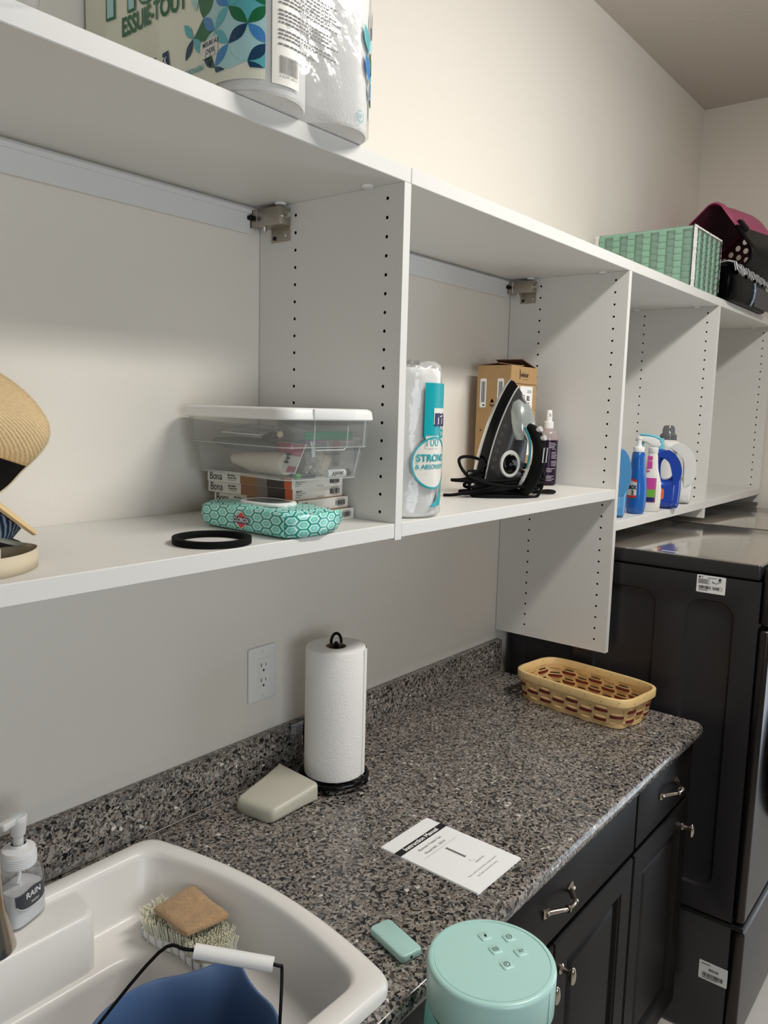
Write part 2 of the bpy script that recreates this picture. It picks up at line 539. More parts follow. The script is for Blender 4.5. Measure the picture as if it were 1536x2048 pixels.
def flat(name, c, rough=0.5, **k): return mat(name, c, rough, **k)
for nm, c in dict(aqua=(92, 176, 184), pale_aqua=(168, 208, 210), sky_blue=(64, 132, 190), navy=(18, 62, 92), leaf_green=(20, 104, 62),
                  sea_green=(66, 150, 122), print_white=(226, 224, 216), pack_teal=(0, 160, 170), pack_navy=(28, 22, 84),
                  orange=(224, 104, 58), wood_print=(150, 104, 66), dark_print=(52, 34, 30), grey_print=(128, 116, 112), logo_red=(214, 60, 50),
                  logo_navy=(22, 44, 96), label_lines=(196, 190, 200)).items():
    flat(nm, c, 0.35)

# ================================================================== SETTING
XL, XR, YF, ZC = -2.7, 2.575, -2.75, 3.034
def slab(name, lo, hi, m):
    b = MB(); b.box(lo, hi); return struct(name, b, m)
slab('wall_back', (XL-.1, 0, -.1), (XR+.35, .1, ZC+.1), MATS['wall_paint'])
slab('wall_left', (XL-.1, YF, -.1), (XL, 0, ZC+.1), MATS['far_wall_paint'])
WX0, WX1, WZ0, WZ1 = -1.95, -.55, 1.05, 2.15      # window added in the wall behind the camera, to let in fill light
b = MB()
b.box((XL-.1, YF-.1, -.1), (WX0, YF, ZC+.1)); b.box((WX1, YF-.1, -.1), (XR+.1, YF, ZC+.1)); b.box((WX0, YF-.1, -.1), (WX1, YF, WZ0)); b.box((WX0, YF-.1, WZ1), (WX1, YF, ZC+.1))
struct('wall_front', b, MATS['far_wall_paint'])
w1 = thing('added_window_1', 'tmp', 'tmp', ((WX0+WX1)/2, YF-.06, (WZ0+WZ1)/2)); del w1['label']; del w1['category']; w1['kind'] = 'structure'
b = MB(); hx_, hz = (WX1-WX0)/2, (WZ1-WZ0)/2
for lo, hi in (((-hx_, -.02, -hz), (hx_, .02, -hz+.04)), ((-hx_, -.02, hz-.04), (hx_, .02, hz)), ((-hx_, -.02, -hz+.04), (-hx_+.04, .02, hz-.04)), ((hx_-.04, -.02, -hz+.04), (hx_, .02, hz-.04)), ((-.018, -.015, -hz+.04), (.018, .015, hz-.04))): b.box(lo, hi, .003, 1)
o = obj('added_window_frame', b, MATS['white_plastic'], w1)
b = MB(); b.face([(-hx_+.04, -.005, -hz+.04), (hx_-.04, -.005, -hz+.04), (hx_-.04, -.005, hz-.04), (-hx_+.04, -.005, hz-.04)]); obj('added_window_glass', b, MATS['thin_film'], w1)
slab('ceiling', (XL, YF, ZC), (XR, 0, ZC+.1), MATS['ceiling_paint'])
slab('floor', (XL, YF, -.1), (XR, 0, 0), MATS['floor_tile'])
DY0, DY1, DZ = -2.32, -1.40, 2.07      # doorway in the right wall
b = MB()
b.box((XR, DY1, -.1), (XR+.12, 0, ZC+.1)); b.box((XR, YF, -.1), (XR+.12, DY0, ZC+.1)); b.box((XR, DY0, DZ), (XR+.12, DY1, ZC+.1))
struct('wall_right', b, MATS['wall_paint'])
b = MB()
for lo, hi in (((XR-.016, DY1, 0), (XR, DY1+.06, DZ+.06)), ((XR-.016, DY0-.06, 0), (XR, DY0, DZ+.06)), ((XR-.016, DY0, DZ), (XR, DY1, DZ+.06))):
    b.box(lo, hi, .003, 1)
struct('trim_1', b, MATS['white_plastic'])
b = MB(); b.box((XR-.014, -1.33, 0), (XR, -.82, .10), .003, 1)
struct('baseboard_right', b, MATS['white_plastic'])
# lamps of the room
t = thing('ceiling_lamp', 'long white fluorescent ceiling fixture above the counter', 'ceiling lamp', (.58, -1.41, ZC))
b = MB(); b.box((-.64, -.10, -.04), (.64, .10, -.0005), .006, 2); obj('housing', b, MATS['white_metal'], t)
b = MB(); b.box((-.62, -.085, -.052), (.62, -.070, -.0405)); b.box((-.62, .070, -.052), (.62, .085, -.0405)); obj('reflector_rim', b, MATS['white_metal'], t)

# ================================================================== SHELVING
D = .3593; TH = .0185; YFH, YBH, Z0H, STEP = .323, .1003, 2.0714, .032
def panel(x0, z0, z1):
    """upright with two rows of shelf-pin holes bored into its left face"""
    b = MB(); x1 = x0+TH; y0, y1 = -D, -.002
    b.face([(x1, y0, z0), (x1, y1, z0), (x1, y1, z1), (x1, y0, z1)])
    b.face([(x0, y0, z0), (x1, y0, z0), (x1, y0, z1), (x0, y0, z1)])
    b.face([(x0, y1, z0), (x0, y1, z1), (x1, y1, z1), (x1, y1, z0)])
    b.face([(x0, y0, z1), (x1, y0, z1), (x1, y1, z1), (x0, y1, z1)])
    b.face([(x0, y0, z0), (x0, y1, z0), (x1, y1, z0), (x1, y0, z0)])
    hw = .016; zs = []
    k = 0
    while Z0H - STEP*k - hw > z0: zs.append(Z0H-STEP*k); k += 1
    zs = [z for z in zs if z+hw < z1 + 1e-4]
    zt = zs[0]+hw; zb = zs[-1]-hw
    ys = sorted([-YFH, -YBH]); cur = y0
    q = lambda a, c, e, f: b.face([(x0, a, e), (x0, a, f), (x0, c, f), (x0, c, e)])
    for yh in ys:
        q(cur, yh-hw, z0, z1); cur = yh+hw
        if z1-zt > 1e-4: q(yh-hw, yh+hw, zt, z1)
        if zb-z0 > 1e-4: q(yh-hw, yh+hw, z0, zb)
        for z in zs:
            sq = [(1, 0), (1, 1), (0, 1), (-1, 1), (-1, 0), (-1, -1), (0, -1), (1, -1)]
            o_ = [(x0, yh+a*hw, z+c*hw) for a, c in sq]
            r = .0031
            i_ = [(x0, yh+r*math.cos(PI/4*j), z+r*math.sin(PI/4*j)) for j in range(8)]
            d_ = [(x0+.010, p[1], p[2]) for p in i_]
            b.mi = 0; b.loft([o_, i_])
            b.mi = 1; b.loft([i_, d_], cap1=True); b.mi = 0
    q(cur, y1, z0, z1)
    return b
def bracket(parent, x):
    """wall hanger screwed on the left face of the upright at x"""
    b = MB(); b.box((x-.030, -.088, 2.052), (x-.001, -.024, 2.086), .003, 2)
    b.box((x-.031, -.026, 2.053), (x-.028, -.004, 2.085), .001, 1)
    br = obj('hanger_bracket', b, MATS['steel'], parent, smooth=35)
    b = MB(); b.box((x-.0025, -.088, 2.026), (x-.0003, -.036, 2.054), .001, 1); obj('hanger_plate', b, MATS['steel'], br)
    for dy, dz, rr in ((-.078, 2.036, .0032), (-.046, 2.034, .0042)):
        b = MB(); b.cyl((x-.0042, dy, dz), (x-.0022, dy, dz), rr, n=12); obj('rivet', b, MATS['gasket_dark'] if rr > .004 else MATS['chrome'], br, smooth=30)
    b = MB(); b.cyl((x-.016, -.088, 2.070), (x-.016, -.093, 2.070), .0058, n=14); b.cyl((x-.016, -.093, 2.070), (x-.016, -.099, 2.070), .0042, n=12)
    obj('adjusting_screw', b, MATS['chrome'], br, smooth=30)
    b = MB(); b.cyl((x-.024, -.040, 2.053), (x-.024, -.040, 2.043), .004, n=12); obj('locking_screw', b, MATS['chrome'], br, smooth=30)
    b = MB(); b.box((x-.042, -.020, 2.066), (x-.0305, -.008, 2.075), .003, 2); obj('hook', b, MATS['black_plastic'], br)
T0, T1 = 2.0937, 2.1205
def bay(xa, xb, shelf_z, pz, label, name='shelving_unit', left=False, rail=True):
    """one bay: top board over [xa, xb+TH], right upright at xb, shelf, hanging rail"""
    t = thing(name, label, 'shelf', (xa, 0, pz))
    ofs = Vector((-xa, 0, -pz))
    def put(n, b, m, **k):
        bmesh.ops.translate(b.bm, verts=b.bm.verts, vec=ofs); return obj(n, b, m, t, **k)
    W = MATS['melamine']
    b = MB(); b.box((xa+.0006, -D, T0), (xb+TH-.0006, -.001, T1), .0012, 1); put('top_board', b, W)
    put('side_panel', panel(xb, pz, T0-.0003), [W, MATS['hole_dark']])
    if left:
        b = MB(); b.box((xa, -D, pz), (xa+TH, -.002, T0-.0003), .001, 1); put('side_panel', b, W)
    xs = xa+TH+.0004 if left else xa+.0008
    b = MB(); b.box((xs, -D+.0004, shelf_z-.0265), (xb-.0006, -.001, shelf_z), .0012, 1); put('shelf_board', b, W)
    if rail:
        b = MB(); b.box((xs+.002, -.010, 2.042), (xb-.032, -.0005, 2.087), .002, 1); b.box((xs+.002, -.014, 2.078), (xb-.032, -.009, 2.087), .001, 1)
        put('hanging_rail', b, MATS['white_metal'])
    for y in (-.29, -.075):
        b = MB(); b.lathe([(.011, 0), (.011, -.002), (.009, -.004)], 18, (xb-.016, y, T0-.0002), cap0=False, cap1=True)
        put('fitting_cap', b, MATS['white_plastic'], smooth=30)
    if rail:
        br = thing('tmp', '', '', (0, 0, 0)); bracket(br, xb)
        for c in list(br.children):
            c.parent = t; c.location = ofs
        bpy.data.objects.remove(br)
    return t
X1, X2, X3, X4 = 0.0, .9838, 1.782, 2.539
S12, S34 = 1.5095, 1.4185
bay(-1.02, X1, S12, 1.4795, 'white wall shelf bay holding the clear plastic bin and stacked boxes', left=True)
bay(X1+TH, X2, S12, 1.0450, 'white wall shelf bay with the steam iron and a long low-hanging right side panel')
bay(X2+TH, X3, S34, 1.3580, 'white wall shelf bay with the laundry bottles in a row', rail=False)
bay(X3+TH, X4, S34, 1.3580, 'empty white wall shelf bay against the end wall', rail=False)

def sinkline(xl, xr, yb, yf, bow, r, z, n=14):
    pts = []
    # right side back to front, bowed outward
    R = [(xr + 4*bow*(i/n)*(1-i/n), yb + (yf-yb)*i/n) for i in range(n+1)]
    F = [(xr + (xl-xr)*i/n, yf) for i in range(n+1)]
    L = [(xl - 4*bow*(i/n)*(1-i/n), yf + (yb-yf)*i/n) for i in range(n+1)]
    B = [(xl + (xr-xl)*i/n, yb) for i in range(n+1)]
    sides = [R, F, L, B]
    def cut(side, r):
        # resample side leaving r at both ends
        P = [Vector(p) for p in side]; tot = sum((P[i+1]-P[i]).length for i in range(len(P)-1))
        def at(s):
            for i in range(len(P)-1):
                l = (P[i+1]-P[i]).length
                if s <= l or i == len(P)-2: return P[i] + (P[i+1]-P[i])*(s/l)
                s -= l
        return [at(r + (tot-2*r)*i/n) for i in range(n+1)]
    cs = [cut(s_, r) for s_ in sides]
    corners = [Vector(F[0]), Vector(L[0]), Vector(B[0]), Vector(R[0])]
    for i in range(4):
        pts += cs[i]
        a = cs[i][-1]; c = corners[i]; e = cs[(i+1) % 4][0]
        for k in range(1, 6):
            t = k/6; pts.append(a*(1-t)**2 + c*2*t*(1-t) + e*t*t)
    return [(p.x, p.y, z) for p in pts]

# ================================================================== WORKTOP
ZK = .914
b = MB()
out = [(-2.2, -.001), (-2.2, -.640)] + [(1.0019-.03+.03*math.sin(PI/2*i/6), -.640+.03-.03*math.cos(PI/2*i/6)) for i in range(7)] + [(1.0019, -.001)]
hl = [(x, y) for x, y, z in sinkline(-.931, -.3196, -.066, -.6035, .040, .028, 0)]
z0 = ZK-.034
prof = []
R_ = .014
for k in range(6):
    a = PI/2*k/5
    prof.append((R_*(1-math.sin(a)), z0 + R_*(1-math.cos(a))))
for k in range(6):
    a = PI/2*k/5
    prof.append((R_*(1-math.cos(a)), ZK - R_ + R_*math.sin(a)))
loops = [[(u, v, z) for u, v in offset2(out, -o_)] for o_, z in prof]
b.loft(loops)
b.fill([offset2(out, -R_), hl], lambda u, v: (u, v, ZK)); b.fill([offset2(out, -R_), hl], lambda u, v: (u, v, z0))
b.loft([[(u, v, z0) for u, v in hl], [(u, v, ZK) for u, v in hl]])
o = obj('countertop', b, MATS['granite'], smooth=40)
tag(o, 'speckled grey granite countertop with rounded front edge', 'countertop')
b = MB(); b.box((-2.2, -.0225, ZK+.0004), (.9935, -.0008, ZK+.1016), .003, 2)
o = obj('backsplash', b, MATS['granite'], smooth=40)
tag(o, 'low granite backsplash strip standing along the back of the counter', 'backsplash')
b = MB(); b.box((-.30, -.0262, ZK+.0002), (.99, -.0226, ZK+.003), .001, 1)
o = obj('sealant_bead', b, mat('sealant', (120, 112, 104), .4)); tag(o, 'thin grey sealant bead between counter and backsplash', 'sealant')

# ================================================================== SINK
XS0, XS1 = -.945, -.3056
b = MB()
lps = [sinkline(XS0, XS1, -.052, -.6175, .040, .030, ZK+.0006),
       sinkline(XS0, XS1, -.052, -.6175, .040, .030, ZK+.012),
       sinkline(XS0+.003, XS1-.003, -.055, -.6145, .040, .030, ZK+.018),
       sinkline(XS0+.008, XS1-.008, -.060, -.6095, .040, .028, ZK+.020),
       sinkline(XS0+.025, XS1-.025, -.083, -.583, .040, .030, ZK+.020),
       sinkline(XS0+.030, XS1-.030, -.088, -.578, .040, .032, ZK+.017),
       sinkline(XS0+.033, XS1-.033, -.091, -.575, .040, .034, ZK+.008),
       sinkline(XS0+.042, XS1-.042, -.100, -.563, .036, .045, .842),
       sinkline(XS0+.048, XS1-.048, -.106, -.560, .034, .050, .833),
       sinkline(XS0+.062, XS1-.060, -.118, -.557, .032, .050, .830),
       sinkline(XS0+.105, XS1-.102, -.168, -.545, .020, .045, .829),
       sinkline(XS0+.112, XS1-.109, -.176, -.540, .020, .045, .824),
       sinkline(XS0+.116, XS1-.113, -.180, -.537, .020, .045, .812),
       sinkline(XS0+.130, XS1-.127, -.195, -.525, .018, .055, .66),
       sinkline(XS0+.150, XS1-.147, -.215, -.505, .015, .05, .632),
       sinkline(XS0+.20, XS1-.20, -.265, -.455, .01, .04, .626)]
b.loft(lps, cap1=True)
sink = thing('utility_sink', 'deep white composite laundry sink set into the granite counter', 'sink', (-.62, -.33, ZK))
bmesh.ops.translate(b.bm, verts=b.bm.verts, vec=(.62, .33, -ZK))
obj('basin', b, MATS['sink_white'], sink, smooth=50)
# faucet deck, a raised block in the rear
b = MB()
dk = [(-.935, -.070), (-.935, -.166), (-.499, -.166), (-.486, -.162), (-.478, -.150), (-.470, -.105), (-.466, -.095), (-.462, -.070)]
b.loft([[(x, y, .805) for x, y in dk], [(x, y, ZK+.004) for x, y in dk], [(x+(.003 if x > -.9 else 0)*-1, y+(.003 if y < -.08 else 0), ZK+.009) for x, y in dk], [(x-(.008 if x > -.9 else 0), y+(.008 if y < -.08 else 0), ZK+.011) for x, y in dk]], cap1=True, cap0=True)
bmesh.ops.translate(b.bm, verts=b.bm.verts, vec=(.62, .33, -ZK))
obj('faucet_deck', b, MATS['sink_white'], sink, smooth=50)
b = MB(); b.lathe([(.04, 0), (.038, .003), (.030, .004), (.012, .001)], 28, (-.62, -.36, .6265), cap1=True)
bmesh.ops.translate(b.bm, verts=b.bm.verts, vec=(.62, .33, -ZK))
obj('drain', b, MATS['nickel'], sink, smooth=40)

# ================================================================== CABINETS
FY = -.598      # face of the carcass; fronts stand 20 mm proud
def front_panel(x0, x1, z0, z1, raised):
    b = MB(); y = FY-.020
    if not raised:
        b.box((x0, y, z0), (x1, FY-.0005, z1), .003, 2); return b
    # frame-and-panel: outer rim, bead, recess, raised field
    def ring(i, yy): return [(x0+i, yy, z0+i), (x1-i, yy, z0+i), (x1-i, yy, z1-i), (x0+i, yy, z1-i)]
    b.loft([ring(0, FY-.0005), ring(0, y+.004), ring(.003, y), ring(.058, y), ring(.061, y+.003), ring(.066, y+.004), ring(.070, y+.011), ring(.082, y+.011), ring(.092, y+.006), ring(.098, y+.005)], cap0=True, cap1=True)
    return b
def knob(parent, x, z):
    b = MB(); q = Matrix(((1, 0, 0), (0, 0, -1), (0, 1, 0)))
    b.lathe([(.0105, 0), (.0105, .002), (.0062, .005), (.0048, .014), (.0062, .019)], 20, (x, FY-.020, z), axis=q)
    k = obj('knob', b, MATS['nickel'], parent, smooth=40)
    b = MB(); b.sphere((x, FY-.020-.025, z-.004), .0095, 20, (.9, .72, 2.0)); obj('knob_head', b, MATS['nickel'], k, smooth=True)
def pull(parent, x, z, w=.11):
    b = MB(); y = FY-.020
    pts = [(x-w/2, y-.003, z), (x-w/2+.010, y-.006, z), (x-w/2+.030, y-.020, z+.001), (x-.012, y-.029, z+.002), (x+.012, y-.029, z+.002), (x+w/2-.030, y-.020, z+.001), (x+w/2-.010, y-.006, z), (x+w/2, y-.003, z)]
    b.tube(pts, lambda t: .0042 + .0032*abs(2*t-1)**1.5, 10, smooth=6, flat=.8)
    for s in (-1, 1):
        xx = x+s*(w/2-.004)
        b.loft([[(xx-s*.012, y-.001, z-.004), (xx-s*.012, y-.001, z+.004), (xx-s*.012, y-.010, z+.003), (xx-s*.012, y-.010, z-.003)],
                [(xx+s*.004, y-.0005, z-.009), (xx+s*.004, y-.0005, z+.009), (xx+s*.004, y-.006, z+.007), (xx+s*.004, y-.006, z-.007)],
                [(xx+s*.010, y-.0005, z-.010), (xx+s*.010, y-.0005, z+.010), (xx+s*.010, y-.003, z+.008), (xx+s*.010, y-.003, z-.008)]], cap0=True, cap1=True)
        b.cyl((x+s*.012, y-.029, z+.002), (x+s*.016, y-.028, z+.002), .0068, n=14)
    obj('pull', b, MATS['nickel'], parent, smooth=45)
def cabinet(x0, x1, label, doors, knobs, pull_x, dz0=.725, dz1=.868, drawer=True, hollow=False):
    t = thing('base_cabinet', label, 'cabinet', ((x0+x1)/2, -.30, 0))
    of = Vector((-(x0+x1)/2, .30, 0))
    b = MB()
    if not hollow: b.box((x0, FY, .10), (x1, -.01, .8785), .002, 1)
    else:
        b.box((x0, FY, .10), (x0+.018, -.01, .8785)); b.box((x1-.018, FY, .10), (x1, -.01, .8785)); b.box((x0+.0182, FY, .10), (x1-.0182, -.01, .118))
        b.box((x0+.0182, FY, .1182), (x1-.0182, FY+.02, .8785)); b.box((x0+.0182, -.02, .1182), (x1-.0182, -.01, .8785))
    b.box((x0+.002, FY+.06, .0), (x1-.002, -.02, .10))
    bmesh.ops.translate(b.bm, verts=b.bm.verts, vec=of); obj('body', b, MATS['espresso'], t)
    def fr(name, bb):
        o = obj(name, bb, MATS['espresso'], t, smooth=25); o.location = of; return o
    if drawer:
        d = fr('drawer', front_panel(x0+.004, x1-.004, dz0, dz1, False))
        if pull_x is not None: pull(d, pull_x, .800)
    for (a, c), kx in zip(doors, knobs):
        d = fr('door', front_panel(a, c, .115, .708, True))
        if kx: knob(d, kx, .640)
    return t
cabinet(-.195, .594, 'dark espresso base cabinet with one wide drawer over two panelled doors', [(-.191, .1965), (.2005, .590)], [.165, .232], .200)
cabinet(.596, .985, 'narrow dark espresso base cabinet beside the laundry machine', [(.600, .981)], [.940], .798)
cabinet(-1.05, -.197, 'dark espresso sink base cabinet with two panelled doors', [(-1.046, -.625), (-.621, -.201)], [-.66, -.586], None, hollow=True)

# ================================================================== LAUNDRY MACHINES
def machine(x0, label, lab2, sticker):
    x1 = x0+.700; yb, yf, zp, zt = -.035, -.738, .366, 1.345
    t = thing('laundry_machine', label, 'laundry machine', ((x0+x1)/2, -.38, zp))
    of = Vector((-(x0+x1)/2, .38, -zp))
    def put(n, b, m, par=None, sm=30):
        o = obj(n, b, m, par or t, smooth=sm)
        if par is None: o.location = of
        return o
    G, S = MATS['graphite_steel'], MATS['graphite_side']
    # body with pressed relief panels in the left side
    b = MB(); x = x0
    def side(yy, zz, d): return (x+d, yy, zz)
    zt2 = 1.300
    outer = [(yf, zp+.004), (yb, zp+.004), (yb, zt2), (yf, zt2)]
    r1 = roundrect(-.682, zp+.07, -.553, 1.238, .045, 6); r2 = roundrect(-.478, zp+.07, -.30, 1.243, .045, 6); r3 = roundrect(-.24, zp+.07, -.08, 1.243, .045, 6)
    b.fill([outer, r1, r2, r3], lambda u, v: (x, u, v))
    for r in (r1, r2, r3):
        lp = [[(x+d, u, v) for u, v in offset2(r, -o_)] for o_, d in ((0, 0), (.003, .001), (.008, .008), (.012, .0095))]
        b.loft(lp); b.fill([offset2(r, -.012)], lambda u, v: (x+.0095, u, v))
    b.face([(x, yf, zp+.004), (x1, yf, zp+.004), (x1, yf, zt2), (x, yf, zt2)]); b.face([(x, yb, zp+.004), (x1, yb, zp+.004), (x1, yb, zt2), (x, yb, zt2)])
    b.face([(x1, yf, zp+.004), (x1, yb, zp+.004), (x1, yb, zt2), (x1, yf, zt2)]); b.face([(x, yf, zt2), (x1, yf, zt2), (x1, yb, zt2), (x, yb, zt2)]); b.face([(x, yf, zp+.004), (x1, yf, zp+.004), (x1, yb, zp+.004), (x, yb, zp+.004)])
    put('body', b, S)
    b = MB(); b.box((x0+.002, yf+.004, zt2+.003), (x1-.002, yb, zt), .007, 4)
    b.bm.normal_update()
    for f in b.bm.faces:
        if f.normal.z > .8: f.material_index = 1
    put('top_panel', b, [S, MATS['machine_top'] if 'machine_top' in MATS else mat('machine_top', (196, 190, 182), .11, metal=.85)], sm=40)
    # front fascia, control strip, door
    b = MB(); b.box((x0+.001, yf-.034, 1.185), (x1-.001, yf-.001, zt-.004), .014, 4); put('control_panel', b, G, sm=40)
    b = MB(); b.box((x0+.001, yf-.030, zp+.006), (x1-.001, yf-.001, 1.180), .012, 4); put('front_panel', b, G, sm=40)
    q = Matrix(((1, 0, 0), (0, 0, -1), (0, 1, 0)))
    b = MB(); c = ((x0+x1)/2, yf-.030, .80); b.lathe([(.245, -.006), (.25, .015), (.235, .05), (.17, .055)], 48, c, axis=q); d = put('door', b, MATS['black_gloss'], sm=40)
    b = MB(); b.lathe([(.172, .052), (.15, .065), (.02, .075)], 48, c, axis=q, cap1=True); obj('door_glass', b, MATS['black_gloss'], d, smooth=40)
    b = MB(); b.lathe([(.034, -.004), (.034, .022), (.029, .026)], 32, (x0+.35, yf-.034, 1.262), axis=q, cap1=True); put('program_dial', b, MATS['chrome'], sm=40)
    if sticker:
        b = MB(); fn = lambda u, v: (x0-.0006, -.5795-u, 1.2535+v)
        b.fill([roundrect(0, 0, .0735, .0465, .003, 3)], fn); st = put('rating_sticker', b, MATS['paper'], sm=False)
        b = MB(); fn2 = lambda u, v: (x0-.0011, -.5795-u, 1.2535+v)
        b.poly(ellipse(.007, .041, .0025, .0025, 12), fn2)
        b.text('LG', .005, lambda u, v: fn2(u+.0105, v+.041), 'LEFT', .02)
        for i in range(5): b.rect(.004, .0345-i*.0026, .034-(i % 2)*.006, .0357-i*.0026, fn2)
        b.rect(.027, .040, .050, .0412, fn2)
        b.fill([ellipse(.0585, .0385, .0042, .0042, 18), ellipse(.0585, .0385, .0030, .0030, 18)], fn2); b.rect(.0565, .0365, .0605, .0405, fn2)
        b.tube([fn2(.039+.024*i/8, .0285+.002*math.sin(i*1.2)+.004*(i/8)**2) for i in range(9)], .0005, 4); b.text('Rs', .006, lambda u, v: fn2(u+.042, v+.030))
        b.barcode(.006, .010, .037, .0185, fn2, 24, 3); b.barcode(.041, .010, .058, .0185, fn2, 14, 4)
        b.rect(.006, .006, .03, .0075, fn2)
        b.fill([ellipse(.0615, .0145, .0045, .0045, 14), ellipse(.0615, .0145, .0036, .0036, 14)], fn2)
        obj('sticker_print', b, MATS['ink'], st)
        b = MB(); b.rect(0, 0, .006, .045, lambda u, v: (x0+.030+u, -.47-v, zt+.0006)); put('paper_tag', b, MATS['paper'], sm=False)
    # pedestal: its own thing beneath the machine
    p = thing('laundry_pedestal', lab2, 'pedestal', ((x0+x1)/2, -.38, 0))
    o2 = Vector((-(x0+x1)/2, .38, 0))
    b = MB(); b.box((x0+.001, yf, .012), (x1-.001, yb, zp-.002), .004, 2); o = obj('body', b, S, p, smooth=30); o.location = o2
    b = MB(); b.box((x0+.001, yf-.034, .020), (x1-.001, yf-.001, zp-.016), .012, 4); o = obj('drawer', b, G, p, smooth=40); o.location = o2
    b = MB(); b.box((x0+.0005, yf-.030, zp-.0145), (x1-.0005, yb-.1, zp-.0015), .003, 2); o = obj('trim_strip', b, MATS['gasket_dark'], p); o.location = o2
    for (xx, yy) in ((x0+.06, yf+.05), (x1-.06, yf+.05), (x0+.06, yb-.05), (x1-.06, yb-.05)):
        b = MB(); b.cyl((xx, yy, 0), (xx, yy, .014), .025, n=18); o = obj('foot', b, MATS['gasket_dark'], p, smooth=30); o.location = o2
    if sticker:
        fn = lambda u, v: (x0-.0002, -.6655-u, .178+v)
        b = MB(); b.fill([roundrect(0, 0, .075, .054, .002, 3)], fn); st = obj('rating_sticker', b, MATS['paper'], p); st.location = o2
        fn2 = lambda u, v: (x0-.0008, -.6655-u, .178+v)
        b = MB(); b.barcode(.010, .010, .064, .022, fn2, 30, 9); b.barcode(.026, .030, .052, .037, fn2, 18, 10); b.rect(.006, .045, .030, .047, fn2); b.rect(.010, .006, .05, .0075, fn2)
        obj('sticker_print', b, MATS['ink'], st)
    return t
machine(1.030, 'dark graphite laundry machine next to the counter with a white rating sticker on its side', 'dark pedestal with a white barcode sticker on its side, under the machine beside the counter', True)
machine(1.748, 'far dark graphite laundry machine against the end wall', 'dark pedestal under the far machine by the end wall', False)

# ================================================================== ON THE COUNTER
# wall outlet
t = thing('wall_outlet', 'white decora duplex power outlet on the wall above the backsplash', 'outlet', (.0105, 0, 1.1475))
b = MB(); b.box((-.0385, -.0062, -.0595), (.0385, -.0004, .0595), .004, 3); obj('cover_plate', b, MATS['white_plastic'], t, smooth=40)
b = MB(); b.fill([roundrect(-.0165, -.0335, .0165, .0335, .002, 3)], lambda u, v: (u, -.0085, v))
b.loft([[(u, -.0062, v) for u, v in roundrect(-.0172, -.0342, .0172, .0342, .002, 3)], [(u, -.0085, v) for u, v in roundrect(-.0165, -.0335, .0165, .0335, .002, 3)]])
r = obj('receptacle', b, MATS['white_plastic'], t, smooth=30)
b = MB()
for s in (-1, 1):
    z = s*.0165
    b.rect(-.0075, z-.0005, -.0055, z+.0075, lambda u, v: (u, -.0088, v)); b.rect(.0055, z+.0005, .0072, z+.0065, lambda u, v: (u, -.0088, v))
    b.fill([ellipse(0, z-.0085, .0026, .0026, 12)], lambda u, v: (u, -.0088, v))
obj('slots', b, MATS['ink'], r)
for s in (-1, 1):
    b = MB(); q = Matrix(((1, 0, 0), (0, 0, -1), (0, 1, 0))); b.lathe([(.003, 0), (.0026, .001), (.001, .0014)], 12, (0, -.0062, s*.049), axis=q, cap1=True); obj('screw', b, MATS['white_metal'], t, smooth=40)

# paper towel holder and roll
HX, HY = .104, -.130
t = thing('paper_towel_holder', 'black wrought metal paper towel holder standing on the counter', 'paper towel holder', (HX, HY, ZK))
K = MATS['black_gloss']
def ringpts(r, z, n=40, cx=0, cy=0): return [(cx+r*math.cos(2*PI*i/n), cy+r*math.sin(2*PI*i/n), z) for i in range(n)]
b = MB(); b.tube(ringpts(.072, .017), .0045, 10, closed=True); b.tube(ringpts(.050, .017), .003, 8, closed=True)
for k in range(3):
    a = PI*k/3+.2; b.tube([(.072*math.cos(a), .072*math.sin(a), .016), (-.072*math.cos(a), -.072*math.sin(a), .016)], .0032, 8)
obj('base_ring', b, K, t, smooth=True)
for k in range(4):
    a = PI/2*k+.5; b = MB(); b.sphere((.068*math.cos(a), .068*math.sin(a), .0085), .0085, 14); obj('foot', b, K, t, smooth=True)
b = MB(); b.cyl((0, 0, .015), (0, 0, .303), .0055, n=14); obj('centre_rod', b, K, t, smooth=40)
b = MB(); b.tube([(.0, -.011*math.cos(a), .302+.021*math.sin(a)+.004) for a in [PI*i/14 for i in range(15)]], .0032, 8)
for k in b.bm.verts: k.co = Matrix.Rotation(.9, 3, 'Z') @ k.co
b.cyl((0, 0, .299), (0, 0, .309), .004, n=10)
obj('top_loop', b, K, t, smooth=40)
# curved side arm with scroll, on the wall side
al = math.radians(92)
def arm(rr, z): return (rr*math.cos(al), rr*math.sin(al), z)
b = MB(); b.tube([arm(.074, .017), arm(.082, .05), arm(.086, .09), arm(.079, .135), arm(.070, .16), arm(.0690, .19), arm(.0690, .215), arm(.0690, .235)], .0042, 10, smooth=6)
obj('tension_arm', b, K, t, smooth=True)
t = thing('paper_towel_roll', 'white textured paper towel roll on the black metal holder', 'paper towel roll', (HX, HY, ZK+.0225))
b = MB(); b.lathe([(.0215, .0005), (.060, .0), (.0635, .003), (.0640, .01), (.0642, .14), (.0638, .272), (.0625, .277), (.058, .279), (.0215, .277)], 56); 
